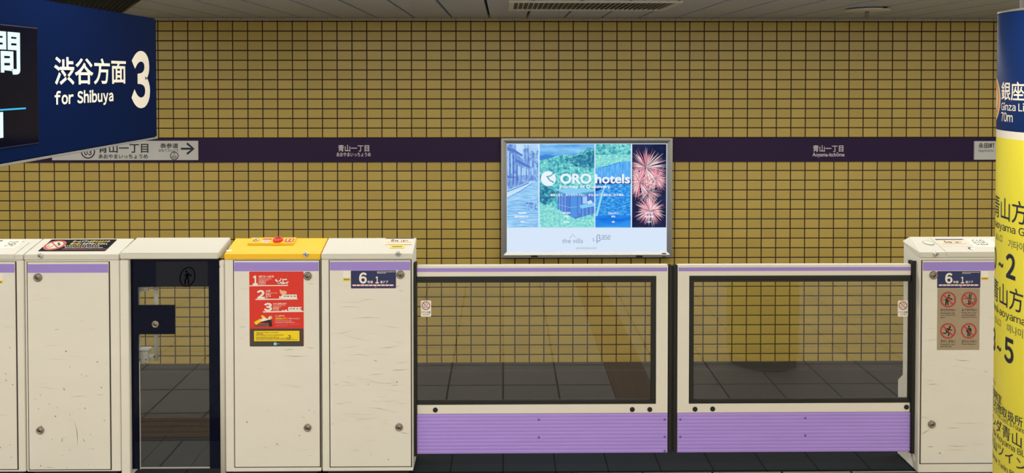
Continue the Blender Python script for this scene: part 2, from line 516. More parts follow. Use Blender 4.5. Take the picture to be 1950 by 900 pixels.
# ================================================================== the setting
b = B()
for side, xa_, xb_ in (('left', -9, PX0), ('right', PX0, 9)):
    b.box(xa_, xb_, WALL_Y, WALL_Y + 0.15, 1.48, 2.95, M['tile_hi_' + side])
    b.box(xa_, xb_, WALL_Y, WALL_Y + 0.15, -0.776, 1.48, M['tile_lo_' + side])
structure(b.build('wall_back'))
b = B(); b.box(-9, 9, WALL_Y - 0.02, WALL_Y + 0.15, -1.25, -0.776, M['concrete'])
b.box(-9, 9, WALL_Y - 0.10, WALL_Y - 0.02, -1.25, -0.84, M['concrete'])
structure(b.build('baseboard_back'))
b = B(); b.box(-9, 9, 5.02, WALL_Y + 0.15, -1.35, -1.22, M['ballast']); structure(b.build('trackbed_floor'))
FZ = -0.035      # platform level
b = B(); b.box(-9, 9, -6.2, 4.525, -0.25, FZ, M['floor']); structure(b.build('floor'))
b = B(); b.box(-9, 9, 4.525, 5.02, -0.25, FZ, M['edge_floor'])
b.box(-9, 9, 4.95, 5.02, -1.22, -0.25, M['concrete']); structure(b.build('floor_edge'))
# guide paving set in the platform floor
def tactile(name, x0, x1, y0, y1, along):
    b = B(); b.box(x0, x1, y0, y1, FZ - 0.01, FZ + 0.003, M['tactile'])
    if along == 'Y':
        n = 4
        for i in range(n):
            x = x0 + (i + 0.5) * (x1 - x0) / n; b.box(x - 0.012, x + 0.012, y0 + 0.02, y1 - 0.02, FZ + 0.002, FZ + 0.008, M['tactile'], 0.002, 1)
    else:
        n = 4
        for i in range(n):
            y = y0 + (i + 0.5) * (y1 - y0) / n; b.box(x0 + 0.02, x1 - 0.02, y - 0.012, y + 0.012, FZ + 0.002, FZ + 0.008, M['tactile'], 0.002, 1)
    structure(b.build(name))
tactile('floor_guide_strip_1', -6, 6, 3.78, 4.10, 'X')
tactile('floor_guide_strip_2', 0.81, 1.11, -3.0, 3.775, 'Y')

b = B(); b.box(-9, 9, -6.2, 4.6, 2.88, 2.98, M['ceil_plat']); structure(b.build('ceiling_platform'))
b = B()
b.box(-9, 9, 4.6, WALL_Y + 0.15, 2.915, 2.98, M['ceil_gap'])
CP = 0.391; cx0 = at_y(932, 33, WALL_Y).x
for k in range(-23, 23):
    b.box(cx0 + k * CP + 0.012, cx0 + (k + 1) * CP - 0.012, 4.62, WALL_Y - 0.062, 2.876, 2.916, M['ceil'])
structure(b.build('ceiling'))
b = B(); b.box(-9, 9, WALL_Y - 0.022, WALL_Y, 2.853, 2.876, M['cream_trim'])
for i in range(120):
    b.lathe([(0.004, 0), (0.004, 0.0015), (0, 0.0015)], (-8.9 + i * 0.15, WALL_Y - 0.022, 2.865), M['steeldark'], axis=(0, -1, 0), seg=8)
structure(b.build('trim_1'))
b = B(); b.box(-9, 9, -6.35, -6.2, FZ, 2.95, M['back']); structure(b.build('wall_front'))
b = B(); b.box(-9.1, -9, -6.2, WALL_Y + .15, -1.3, 2.95, M['back']); structure(b.build('wall_left'))
b = B(); b.box(9, 9.1, -6.2, WALL_Y + .15, -1.3, 2.95, M['back']); structure(b.build('wall_right'))

# ================================================================== station name band and its signs
BY = WALL_Y - 0.022
SB = Plane((0, BY, 0), (1, 0, 0), (0, 0, 1))
zt, zb = at_y(900, 262.5, BY).z, at_y(900, 308.5, BY).z
xl, xr = at_y(953, 290, BY).x, at_y(1282, 290, BY).x
def name_band(x0, x1, label, words_):
    t = thing('station_name_band', label, 'name band', ((x0 + x1) / 2, BY, zb))
    b = B(); b.box(x0, x1, BY, WALL_Y - 0.0005, zb, zt, M['nameband'], 0.003)
    xs = [-3.2, -2.02, -0.9, 1.9, 3.12, 4.2]
    for x in xs:
        if x0 < x < x1: b.box(x - 0.0015, x + 0.0015, BY - 0.0006, BY + 0.001, zb + .004, zt - .004, M['dark'])
    b.build('band_panel', t)
    d = Dec(SB)
    for w in words_: d.text(*w, M['bandtext'], 0.012)
    d.build('lettering', t)
    return t
name_band(-8.5, xl, 'aubergine name band on the tiled wall left of the glowing advertisement', [('青山一丁目', 644, 275.5, 703, 288.5), ('あおやまいっちょうめ', 641, 290, 706, 298)])
name_band(xr, 8.5, 'aubergine name band on the tiled wall right of the glowing advertisement', [('青山一丁目', 1548, 276, 1606, 289), ('Aoyama-itchōme', 1547, 290, 1608, 300)])

def wall_plate(label, x0, y0, x1, y1):
    y = BY - 0.02
    p0, p1 = at_y(x0, y1, y), at_y(x1, y0, y)
    t = thing('direction_sign', label, 'sign', ((p0.x + p1.x) / 2, BY, p0.z))
    b = B(); b.box(p0.x, p1.x, y, BY - 0.0005, p0.z, p1.z, M['signwhite'], 0.002)
    b.build('sign_plate', t)
    return t, Dec(Plane((0, y, 0), (1, 0, 0), (0, 0, 1)))
t, d = wall_plate('white station sign with right-pointing arrow on the aubergine band', 99, 268, 377, 305)
d.disc(167.5, 288.5, 13.5, M['nameband'], 1, r0=11.3); d.text('03', 160.5, 284, 174.5, 295.5, M['ink'], 0.03)
d.text('Z', 164, 277, 171, 282.5, M['ink'], 0.03)
d.build('station_number', t); d = Dec(d.s)
d.text('青山一丁目', 187, 272.5, 282.5, 291, M['inknavy'], 0.018); d.text('あおやまいっちょうめ', 188, 293.3, 281.5, 302, M['ink'], 0.02)
d.build('lettering', t); d = Dec(d.s)
d.text('表参道', 305, 272.5, 339.5, 282.2, M['ink'], 0.02); d.text('おもてさんどう', 302.5, 283.5, 339.5, 288.8, M['ink'], 0.015)
d.build('next_station_lettering', t); d = Dec(d.s)
d.disc(332, 296.5, 8, M['nameband'], 1, r0=6.6); d.text('02', 327.5, 296, 336.5, 301.5, M['ink'], 0.03); d.text('Z', 330, 290.8, 334, 294.5, M['ink'], 0.02)
d.build('station_number', t)
d = Dec(d.s); d.line([(344.5, 283), (366, 283)], 3.8, M['inknavy'], 1); d.line([(356, 272.8), (368.5, 283), (356, 293)], 4.2, M['inknavy'], 2)
d.build('arrow', t)
t, d = wall_plate('white station sign on the aubergine band beside the yellow pillar', 1855.5, 268.5, 2070, 304)
d.text('永田町', 1863, 272, 1894, 282, M['ink'], 0.02); d.text('Nagatacho', 1863, 284, 1892, 290, M['inkgrey'], 0.01)
d.build('lettering', t)

# ================================================================== backlit advertisement
AY = WALL_Y - 0.075
def apx(x, y): return at_y(x, y, AY)
t = thing('lightbox_advertisement', 'glowing blue hotel advertisement in an aluminium frame on the tiled wall', 'advertisement', (apx(1117, 490).x, WALL_Y, apx(1117, 490).z))
b = B()
o0, o1 = apx(954.5, 490), apx(1280.5, 263); i0, i1 = apx(965.5, 479), apx(1270, 273.5)
def mitred(b, o0, o1, i0, i1, yo, yi, yback, mat):
    """picture-frame moulding: outer rim, sloping face, inner edge"""
    def ring(a0, a1, y): return [(a0.x, y, a0.z), (a1.x, y, a0.z), (a1.x, y, a1.z), (a0.x, y, a1.z)]
    m0 = Vector((o0.x * .62 + i0.x * .38, 0, o0.z * .55 + i0.z * .45)); m1 = Vector((o1.x * .62 + i1.x * .38, 0, o1.z * .62 + i1.z * .38))
    R = [ring(o0, o1, yback), ring(o0, o1, yo), ring(m0, m1, yo), ring(i0, i1, yi), ring(i0, i1, yback)]
    bb = bmesh.new(); V = [[bb.verts.new(p) for p in r] for r in R]
    for A, Z in zip(V, V[1:]):
        for i in range(4):
            j = (i + 1) % 4; bb.faces.new((A[i], A[j], Z[j], Z[i]))
    bmesh.ops.recalc_face_normals(bb, faces=bb.faces[:])
    b._merge(bb, mat)
mitred(b, o0, o1, i0, i1, AY - 0.012, AY + 0.004, WALL_Y - 0.002, M['alu'])
b.build('frame', t)
for lx in (1017.5, 1217):
    p = apx(lx, 487); b = B(); b.box(p.x - 0.035, p.x + 0.035, AY - 0.02, AY - 0.011, p.z - 0.008, p.z + 0.008, M['black'], 0.002); b.build('latch', t)
b = B()
for ly in (482, 488):
    p = apx(1264.5, ly); b.box(p.x - 0.024, p.x + 0.02, AY - 0.0135, AY - 0.0115, p.z - 0.006, p.z + 0.006, M['inkgrey'])
b.build('maker_tag', t)
# printed, backlit poster
P_ = dict(
    paper=emit('ad_paper', (216, 231, 250)), ltext=emit('ad_white_print', (236, 244, 255)), gtext=emit('ad_grey_print', (120, 136, 160)),
    rule=emit('ad_rule', (205, 240, 255)),
    sky1=emit_noise('ad_alley_sky', [(0.3, (150, 205, 250)), (0.7, (196, 228, 255))], 8),
    road=emit_noise('ad_alley_road', [(0.35, (118, 184, 238)), (0.65, (176, 220, 252))], 10, (1, 1, 9)),
    curb=emit('ad_kerb', (206, 232, 252)), house=emit_noise('ad_alley_house', [(0.3, (84, 124, 204)), (0.7, (150, 190, 240))], 22, (2, 1, 1)),
    roof=emit('ad_alley_roof', (86, 124, 204)), win=emit('ad_alley_window', (170, 208, 248)), bush=emit_noise('ad_alley_trees', [(0.35, (70, 130, 208)), (0.65, (176, 216, 250))], 40),
    ink=emit('ad_alley_ink', (66, 98, 178)),
    sky2=emit_noise('ad_blue_sky', [(0.35, (52, 146, 226)), (0.7, (150, 210, 250))], 4, (1, 1, 4)), mount=emit('ad_mountain', (66, 132, 214)),
    forest=emit_noise('ad_forest', [(0.30, (24, 84, 124)), (0.44, (60, 156, 178)), (0.53, (116, 214, 212)), (0.66, (176, 246, 232))], 34, detail=6),
    dforest=emit_noise('ad_dark_forest', [(0.30, (18, 66, 120)), (0.5, (44, 128, 165)), (0.66, (130, 218, 214))], 32, detail=6),
    shrub=emit_noise('ad_shrubs', [(0.32, (60, 156, 178)), (0.5, (134, 222, 222)), (0.64, (190, 250, 206))], 40, detail=6),
    vroof=emit('ad_villa_roof', (138, 206, 246)), vroof2=emit('ad_villa_eave', (84, 150, 216)), vwall=emit('ad_villa_wall', (84, 128, 212)), vglass=emit('ad_villa_glass', (84, 150, 228)), vline=emit('ad_villa_line', (150, 205, 246)),
    water=emit_noise('ad_water', [(0.34, (24, 104, 206)), (0.5, (40, 146, 232)), (0.66, (120, 200, 246))], 40, (0.6, 1, 3.2)),
    water2=emit_noise('ad_still_water', [(0.3, (20, 110, 224)), (0.7, (60, 160, 242))], 6, (0.6, 1, 3)),
    deck=emit_noise('ad_deck', [(0.35, (70, 160, 240)), (0.65, (120, 196, 250))], 12, (5, 1, 1)), bank=emit('ad_bank', (40, 66, 130)), foam=emit('ad_path', (150, 220, 236)),
    night=emit_noise('ad_night', [(0.3, (20, 26, 58)), (0.7, (42, 46, 84))], 6),
    fw=[emit('ad_spark_pink', (236, 150, 170)), emit('ad_spark_pale', (252, 222, 224)), emit('ad_spark_rose', (222, 116, 140)), emit('ad_spark_white', (255, 244, 240))])
SA = Plane((0, AY + 0.006, 0), (1, 0, 0), (0, 0, 1))
d = Dec(SA, 0.0)
def q(X, Y): return (940 + X / 3.6, 250 + Y / 3.6)
def Q(pts): return [q(*p) for p in pts]
d.slab(964.5, 273, 1271, 480, P_['paper'], 0.001, 0.003)
d.base = 0.0034
def qr(X0, Y0, X1, Y1, m, lvl): a, c = q(X0, Y0), q(X1, Y1); d.rect(a[0], a[1], c[0], c[1], m, lvl)
# 1: old street
qr(92, 87, 306, 658, P_['sky1'], 0)
d.poly(Q([(92, 460), (240, 370), (306, 335), (306, 658), (92, 658)]), P_['road'], 1)
d.poly(Q([(248, 150), (262, 130), (285, 150), (306, 120), (306, 345), (262, 338), (240, 300)]), P_['bush'], 1)
d.poly(Q([(200, 120), (240, 112), (245, 180), (275, 165), (280, 330), (235, 345), (215, 250)]), P_['house'], 2)
d.poly(Q([(92, 88), (152, 88), (158, 150), (245, 232), (240, 345), (92, 402)]), P_['house'], 3)
d.poly(Q([(92, 102), (150, 128), (200, 160), (196, 174), (148, 146), (92, 128)]), P_['roof'], 4)
d.poly(Q([(150, 185), (248, 238), (244, 252), (150, 208)]), P_['roof'], 4)
for (X0, Y0, X1, Y1) in ((97, 140, 105, 300), (120, 150, 128, 290), (166, 240, 186, 300), (192, 250, 222, 300), (228, 258, 238, 300), (250, 200, 262, 240), (262, 250, 272, 300)): qr(X0, Y0, X1, Y1, P_['win'], 4)
for (X0, Y0, X1, Y1) in ((132, 160, 138, 370), (158, 220, 163, 360), (186, 235, 190, 350), (110, 150, 113, 380), (222, 250, 225, 335), (92, 310, 150, 316)): qr(X0, Y0, X1, Y1, P_['ink'], 5)
d.line(Q([(92, 412), (170, 382), (242, 352)]), 1.4, P_['ink'], 5)
d.line(Q([(92, 440), (180, 398), (262, 348)]), 2.2, P_['curb'], 5); d.line(Q([(92, 456), (185, 408), (265, 352)]), 0.8, P_['ink'], 5)
for i in range(9): d.line(Q([(205 + i * 4, 100 + i * 7), (300, 92 + i * 12)]), 0.35, P_['ink'], 5)
for X in (215, 236): d.line(Q([(X, 92), (X + 3, 210)]), 0.7, P_['ink'], 5)
for i in range(11): d.line(Q([(92 + i * 5, 480 + i * 17), (306, 470 + i * 18)]), 0.35, P_['roof'], 3)
for i in range(46):
    X, Y = random.gauss(268, 22), random.gauss(508, 22); a = random.uniform(0, 6.3)
    d.line(Q([(X, Y), (X + 12 * math.cos(a), Y + 12 * math.sin(a))]), 1.0, random.choice((P_['roof'], P_['win'], P_['ink'])), 6, taper=False) if X < 300 else None
# 2: villa in the trees
qr(315, 87, 690, 658, P_['forest'], 0)
d.poly(Q([(315, 87), (690, 87), (690, 118), (650, 112), (600, 138), (560, 160), (470, 158), (400, 178), (315, 190)]), P_['sky2'], 1)
d.poly(Q([(315, 168), (360, 158), (420, 165), (470, 152), (400, 178), (360, 190), (315, 198)]), P_['mount'], 2)
d.poly(Q([(315, 352), (350, 372), (400, 398), (430, 430), (395, 480), (360, 510), (315, 480)]), P_['dforest'], 1)
d.poly(Q([(480, 190), (540, 175), (620, 150), (690, 128), (690, 250), (560, 240)]), P_['dforest'], 1)
d.poly(Q([(315, 520), (370, 500), (430, 530), (560, 590), (690, 575), (690, 658), (315, 658)]), P_['shrub'], 2)
d.poly(Q([(440, 428), (560, 440), (690, 415), (690, 560), (560, 600), (440, 530)]), P_['vwall'], 3)
d.poly(Q([(418, 398), (520, 388), (660, 392), (690, 398), (690, 410), (600, 418), (560, 432), (495, 428)]), P_['vroof'], 4)
d.poly(Q([(418, 398), (495, 428), (560, 432), (690, 410), (690, 420), (560, 444), (490, 438)]), P_['vroof2'], 4)
qr(528, 448, 572, 585, P_['vglass'], 4); qr(578, 450, 600, 560, P_['vglass'], 4); qr(610, 446, 640, 495, P_['win'], 4)
for X in (452, 470, 490, 524, 574, 604, 646, 668): d.line(Q([(X, 438), (X, 555)]), 0.8, P_['vline'] if X < 500 else P_['ink'], 5)
d.line(Q([(440, 500), (520, 520), (575, 516)]), 0.7, P_['vline'], 5)
d.poly(Q([(588, 505), (690, 488), (690, 512), (600, 528)]), P_['vroof'], 5)
for X in (612, 640, 666): d.line(Q([(X, 520), (X, 590)]), 0.9, P_['vroof'], 5)
d.poly(Q([(640, 480), (668, 470), (680, 490), (645, 496)]), P_['curb'], 6)
# 3: pool
qr(697, 87, 940, 658, P_['water'], 0)
qr(697, 87, 940, 160, P_['forest'], 1)
d.poly(Q([(697, 160), (940, 160), (940, 205), (860, 210), (780, 235), (697, 250)]), P_['shrub'], 1)
d.poly(Q([(697, 252), (790, 240), (870, 212), (940, 206), (940, 318), (697, 318)]), P_['deck'], 2)
for i in range(14): d.line(Q([(705 + i * 17, 318), (735 + i * 15, 225)]), 0.4, P_['mount'], 3)
d.poly(Q([(697, 336), (940, 330), (940, 358), (697, 362)]), P_['bank'], 2)
d.poly(Q([(697, 580), (735, 430), (770, 345), (776, 345), (748, 432), (712, 580)]), P_['foam'], 3)
d.poly(Q([(697, 575), (940, 575), (940, 658), (697, 658)]), P_['water2'], 2)
d.poly(Q([(697, 388), (735, 385), (735, 398), (697, 412)]), P_['bank'], 3)
# 4: fireworks
qr(948, 87, 1184, 658, P_['night'], 0)
def burst(X, Y, r, n, w):
    for i in range(n):
        a = random.uniform(0, 2 * math.pi); r0 = r * random.uniform(0.0, 0.4) * random.random(); r1 = r * random.uniform(0.6, 1.05)
        x0, y0, x1, y1 = X + r0 * math.cos(a), Y + r0 * math.sin(a), X + r1 * math.cos(a), Y + r1 * math.sin(a) + r * 0.06
        lo, hi, to, bo = 950, 1182, 89, 656
        if not (lo < x0 < hi and to < y0 < bo): continue
        k = 1.0
        for v0, v1, mn, mxx in ((x0, x1, lo, hi), (y0, y1, to, bo)):
            if v1 < mn: k = min(k, (mn - v0) / (v1 - v0))
            if v1 > mxx: k = min(k, (mxx - v0) / (v1 - v0))
        x1, y1 = x0 + (x1 - x0) * k, y0 + (y1 - y0) * k
        d.line(Q([(x0, y0), ((x0 + x1) / 2, (y0 + y1) / 2 - r * .01), (x1, y1)]), w * random.uniform(0.5, 1.1), random.choice(P_['fw']), 2 + i % 4, taper=True)
burst(1045, 245, 155, 150, 0.95); burst(1000, 345, 120, 190, 0.9); burst(1115, 320, 95, 130, 0.8); burst(1070, 540, 112, 170, 1.1); burst(1060, 410, 95, 80, 0.7)
for X in (310.5, 693.5, 944): d.rect(q(X - 2.4, 0)[0], q(0, 87)[1], q(X + 2.4, 0)[0], q(0, 658)[1], P_['rule'], 7)
d.text('ORO', 1066.8, 330.0, 1126, 349.6, P_['ltext'], 0.035, 9, False)
d.text('hotels', 1133.2, 331, 1199.5, 349, P_['ltext'], 0.028, 9, False)
d.text('Journey of Discovery', 1064.5, 351.5, 1162.5, 359.5, P_['ltext'], 0.022, 9, False)
d.text('建築が紡ぐ、ありきたりでない、あなただけに旅を紡ぎ出す滞在。', 1048, 368, 1189, 373.5, P_['ltext'], 0.02, 9)
d.disc(1044.2, 339.6, 14.2, P_['ltext'], 9)
d.line([(1055.5, 328), (1048.5, 334.5), (1040.5, 336.2)], 2.4, P_['dforest'], 10); d.line([(1042, 336), (1047, 343), (1054, 346.8)], 2.6, P_['dforest'], 11)
for X, n, y in ((995, 8, 405), (993, 14, 412), (995, 4, 422), (1079, 8, 405), (1079, 4, 412), (1079, 6, 422), (1168, 4, 412), (1168, 3, 422), (1236, 8, 405), (1236, 9, 412), (1236, 4, 422)):
    d.bars(X - n * 0.95, y - 2, X + n * 0.95, y + 2, P_['ltext'], n, 9)
d.text('the villa', 1157.5, 402.5, 1177.5, 407.5, P_['ltext'], 0.01, 9)
d.text('the villa', 1070.5, 453.3, 1110, 462.3, P_['gtext'], -0.008, 9, False)
d.line([(1084.5, 453.5), (1091.5, 445), (1095, 451.5)], 0.7, P_['gtext'], 9)
d.text('s', 1128, 453, 1132, 459, P_['gtext'], -0.005, 9); d.text('β', 1136, 446, 1143.5, 463, P_['gtext'], -0.005, 9); d.text('ase', 1145, 447, 1162.5, 456, P_['gtext'], -0.005, 9)
d.text('oro-hotels.com', 1097, 469.5, 1136, 473.5, P_['gtext'], 0.0, 9)
d.build('poster', t)

# ================================================================== platform gates
FY = 4.5
FACE = Plane((0, FY, 0), (1, 0, 0), (0, 0, 1))
ZL, ZTOP, LIDF = 1.217, 1.302, 1.250
LY0, LY1 = FY - 0.006, FY + 0.19
LID = Plane((0, LY0, LIDF), (1, 0, 0), (0, LY1 - LY0, ZTOP - LIDF))
LIDFRONT = Plane((0, LY0, 0), (1, 0, 0), (0, 0, 1))
def fx(px, y=690): return at_y(px, y, FY).x
def fz(py, px=900): return at_y(px, py, FY).z
PFACE = Plane((0, FY - 0.005, 0), (1, 0, 0), (0, 0, 1))

def lock_mesh(r, bright):
    b = B(); m = M['chrome'] if bright else M['steel']
    b.lathe([(r, 0), (r, r * .25), (r * .9, r * .42), (r * .72, r * .5), (r * .62, r * .5), (r * .56, r * .3), (r * .5, r * .3), (r * .46, r * .44), (0, r * .46)], (0, 0, 0), m, axis=(0, -1, 0), seg=28)
    b.box(-r * .30, r * .30, -r * .49, -r * .4, -r * .08, r * .08, M['steeldark']); b.box(-r * .08, r * .08, -r * .49, -r * .4, -r * .30, r * .30, M['steeldark'])
    o = b.build('lock'); me = o.data; bpy.data.objects.remove(o); return me
LOCKS = {'big': lock_mesh(0.0235, False), 'small': lock_mesh(0.0165, True), 'low': lock_mesh(0.0215, False)}
def lock(kind, px, py, surf, parent):
    a, bb = surf.px(px, py); p = surf.pt(a, bb, 0)
    o = bpy.data.objects.new('lock', LOCKS[kind]); C.objects.link(o); o.parent = parent
    o.location = p - parent_loc(parent); o.rotation_euler = (0, random.uniform(-0.6, 0.6), 0); return o

def arc_scuff(d, x, y, L, w, mat, bow=0.0, ang=0.0):
    pts = []
    for i in range(7):
        u = i / 6 - 0.5
        pts.append((x + L * u * math.cos(ang) - bow * (1 - 4 * u * u) * math.sin(ang), y + L * u * math.sin(ang) + bow * (1 - 4 * u * u) * math.cos(ang)))
    d.line(pts, w * 0.72, mat, 1, taper=True)

def scatter_scuffs(d, x0, y0, x1, y1, n, specks=0):
    for i in range(n):
        L = random.uniform(10, 60); L = min(L, (x1 - x0) * .4)
        arc_scuff(d, random.uniform(x0 + L / 2 + 2, x1 - L / 2 - 2), y0 + (y1 - y0) * random.betavariate(1.6, 1.8), L, random.uniform(0.4, 0.9),
                  random.choice((M['scuff_soft'], M['scuff_soft'], M['scuff_soft'], M['scuff'])), random.uniform(-3, 3), random.uniform(-0.18, 0.18))
    for i in range(specks):
        d.disc(random.uniform(x0 + 4, x1 - 4), y0 + (y1 - y0) * random.betavariate(3.5, 1.2), random.uniform(0.5, 1.5), random.choice((M['scuff'], M['scuff_dark'])), 1, seg=7)

def housing(label, cat, px0, px1, panel, lid_mat, stripe, seam=None, scuffs=(12, 0), group='cream platform gate housings', lid_px=None, marks=(), z0=0.003):
    x0, x1 = fx(px0), fx(px1)
    t = thing('gate_housing', label, cat, ((x0 + x1) / 2, FY + 0.1, FZ), group)
    b = B()
    b.prism([(FY, z0), (FY, ZL), (FY + 0.015, ZL + 0.004), (FY + 0.185, ZL + 0.048), (FY + 0.185, 0.47), (FY + 0.24, 0.42), (FY + 0.24, z0)], x0 + 0.002, x1 - 0.002, M['white'], 0.003)
    b.build('body', t)
    b = B(); b.box(x0 + 0.03, x1 - 0.03, FY + 0.02, FY + 0.22, FZ, z0 + 0.0015, M['plinth']); b.build('plinth', t)
    lx0, lx1 = (x0 + 0.001, x1 - 0.001) if not lid_px else (fx(lid_px[0], 485), fx(lid_px[1], 485))
    b = B(); b.prism([(LY0, ZL + 0.003), (LY0, LIDF), (LY1, ZTOP), (LY1, ZL + 0.052), (FY + 0.016, ZL + 0.007)], lx0, lx1, lid_mat, 0.003)
    if lid_px:      # the free end of this lid is cut off along a slanting facet
        A_, B_, D_ = Vector((lx0, LY0, LIDF)), Vector((lx0 + 0.045, LY1, ZTOP)), Vector((lx0, LY1, ZTOP - 0.026))
        no = (B_ - A_).cross(D_ - A_).normalized()
        if no.x > 0: no = -no
        r_ = bmesh.ops.bisect_plane(b.bm, geom=b.bm.verts[:] + b.bm.edges[:] + b.bm.faces[:], plane_co=A_, plane_no=no, clear_outer=True)
        bmesh.ops.holes_fill(b.bm, edges=[e_ for e_ in b.bm.edges if e_.is_boundary])
        bmesh.ops.recalc_face_normals(b.bm, faces=b.bm.faces[:])
    lid = b.build('lid', t)
    a0, b0, a1, b1 = FACE.px(panel[0], panel[3]) + FACE.px(panel[2], panel[1])
    b = B()
    g = 0.0055
    for bx in ((a0 - g, a0, b0 - g, b1 + g * .4), (a1, a1 + g * 1.1, b0 - g, b1 + g * .4), (a0, a1, b0 - g, b0), (a0, a1, b1, b1 + g * .4)):
        b.box(bx[0], bx[1], FY - 0.0012, FY + 0.002, bx[2], bx[3], M['dark'])
    b.build('door_gasket', t)
    d = Dec(PFACE, 0.0003)
    d.box(a0, a1, FY - 0.005, FY - 0.0002, b0, b1, M['white'], 0.0015)
    xm_ = (panel[0] + panel[2]) / 2; d.rectab(a0 + 0.002, PFACE.px(xm_, stripe[1])[1], a1 - 0.002, PFACE.px(xm_, stripe[0])[1], M['purple'], 0)
    scatter_scuffs(d, panel[0], panel[1] + 25, panel[2], panel[3], *scuffs)
    for mk in marks: arc_scuff(d, *mk)
    door = d.build('door_panel', t)
    return t, lid, door

# 1 --- housing 54B (cut by the frame)
t, lid, door = housing('cream gate housing with 54B on its lid', 'platform gate housing', -150, 47.5, (-135, 498, 29.3, 893), M['whitelid'], (502.5, 519), scuffs=(6, 26),
    marks=((15, 620, 26, 0.9, M['scuff_soft'], 2, 0.1),))
b = B(); u0, u1 = LID.px(-120, 484)[0], fx(29, 487)
b.prism([(LY0 - 0.004, ZL + 0.012), (LY0 - 0.004, LIDF + 0.003), (LY1 - 0.05, ZTOP - 0.008), (LY1 - 0.05, ZTOP - 0.03), (LY0 + 0.02, ZL + 0.02)], u0, u1, M['whitelid'], 0.002); cover = b.build('access_cover', lid)
LIDC = Plane((0, LY0 - 0.004, LIDF + 0.003), (1, 0, 0), (0, LY1 - LY0 - 0.046, ZTOP - LIDF - 0.011))
d = Dec(LIDC); d.slab(-60, 473, 46, 457, M['clearfilm'])
d.text('54B', 7.5, 459.5, 37, 468.7, M['ink'], -0.012); d.rect(-30, 457.6, 6.5, 459.6, M['navy'], 1)
d.build('number_label', lid)
d = Dec(PFACE); d.slab(-14, 520, 5, 540, M['stickwhite']); d.rect(-14, 533.5, 5, 539.5, M['stickyellow'], 1); d.bars(-12, 535, 4, 538, M['inkgrey'], 5, 2); d.build('code_label', door)

# 2 --- housing with the black warning sticker
t, lid, door = housing('cream gate housing with the black warning sticker on its lid', 'platform gate housing', 48.5, 229, (57, 498, 207.3, 893), M['whitelid'], (502.5, 519), scuffs=(10, 34),
    marks=((144, 825, 46, 1.5, M['scuff_dark'], -3, 1.45), (150, 755, 34, 0.9, M['scuff'], -1, -0.05), (190, 751, 16, 0.8, M['scuff'], 0, -0.1), (108, 627, 12, 1.2, M['scuff'], 0, -0.15), (160, 838, 9, 1.6, M['scuff_dark'], 0, 1.1), (118, 838, 8, 1.8, M['scuff_dark'], 0, 1.4), (95, 889.5, 24, 1.0, M['scuff'], 0, 0.05), (155, 610, 14, 0.9, M['scuff_soft'], 0, 0)))
lock('big', 72.5, 528, PFACE, door); lock('low', 77, 818.5, PFACE, door); lock('small', 77, 487, LIDFRONT, lid)
d = Dec(LID); d.slab(71.5, 478.3, 223.5, 455.6, M['stickblack'], 0.008)
cx, cy = 104.5, 467.0
d.disc(cx, cy, 19.5, M['pink'], 1); d.disc(cx, cy, 18.6, M['prohibit'], 2); d.disc(cx, cy, 14.5, M['paper'], 3)
ca, cb = LID.px(cx, cy); R = LID.px(cx + 14, cy)[0] - ca
d.lineab([(ca - R * .75, cb + R * .1), (ca - R * .75, cb - R * .6), (ca - R * .2, cb - R * .7)], R * .12, M['ink'], 4); d.lineab([(ca - R * .3, cb - R * .6), (ca - R * .1, cb - R * .2)], R * .16, M['ink'], 4)
d.discab(ca + R * .2, cb + R * .6, R * .16, M['ink'], 4); d.lineab([(ca + R * .15, cb + R * .4), (ca + R * .55, cb + R * .25), (ca + R * .6, cb - R * .2)], R * .3, M['ink'], 4)
d.lineab([(ca - R * .75, cb + R * .72), (ca + R * .75, cb - R * .72)], R * .2, M['prohibit'], 5)
k0, k1 = LID.px(131, 473.2), LID.px(214, 457.2)
def lt(body, u0, v0, u1, v1, mat, bold=0.02):
    A0 = ca + R * 1.75; A1 = LID.px(200, 470)[0]; H0 = LID.px(150, 476.5)[1]; H1 = LID.px(150, 456.7)[1]
    d.textab(body, A0 + (A1 - A0) * u0, H0 + (H1 - H0) * v0, A0 + (A1 - A0) * u1, H0 + (H1 - H0) * v1, mat, bold, 1)
lt('ホームドアへの', 0.03, 0.74, 0.52, 0.93, M['stickwhite']); lt('寄りかかり', 0.53, 0.74, 0.90, 0.93, M['stickyellow']); lt('や', 0.91, 0.74, 0.98, 0.92, M['stickwhite'])
lt('乗り出し', 0.03, 0.51, 0.33, 0.71, M['stickyellow']); lt('はおやめください。', 0.34, 0.51, 0.99, 0.71, M['stickwhite'])
d.bars(122, 469.2, 192, 467.6, M['stickwhite'], 15, 1)
lt('Do not lean on or over the platform doors.', 0.0, 0.17, 0.97, 0.31, M['stickwhite'], 0.015)
d.bars(117, 475.2, 206, 474.0, M['pink'], 34, 1)
d.build('warning_sticker', lid)

# 4 --- yellow-lidded housing
t, lid, door = housing('platform gate housing with yellow lid and red emergency poster', 'platform gate housing', 428.5, 611.5, (448.2, 495.5, 607.8, 888), M['yellow'], (499, 516), scuffs=(14, 6), z0=-0.004,
    marks=((551, 665, 22, 1.3, M['scuff'], 0, -0.08), (562, 676.5, 48, 1.6, M['scuff'], 1.5, 0.02), (496, 702, 24, 0.9, M['scuff_soft'], 0, 0.03), (462, 622, 14, 1.2, M['scuff'], 0, 0.1), (592, 661, 20, 1.3, M['scuff'], 1, 0.12), (592, 540, 12, 1.2, M['scuff'], 0, 0.05), (528, 845, 8, 1.8, M['scuff_dark'], 0, 0.7), (506, 852, 4, 1.4, M['scuff'], 0, 0.1), (577, 794, 8, 1, M['scuff'], 0, 0)))
lock('big', 586, 525, PFACE, door); lock('low', 586, 813.5, PFACE, door); lock('small', 582.5, 484, LIDFRONT, lid)
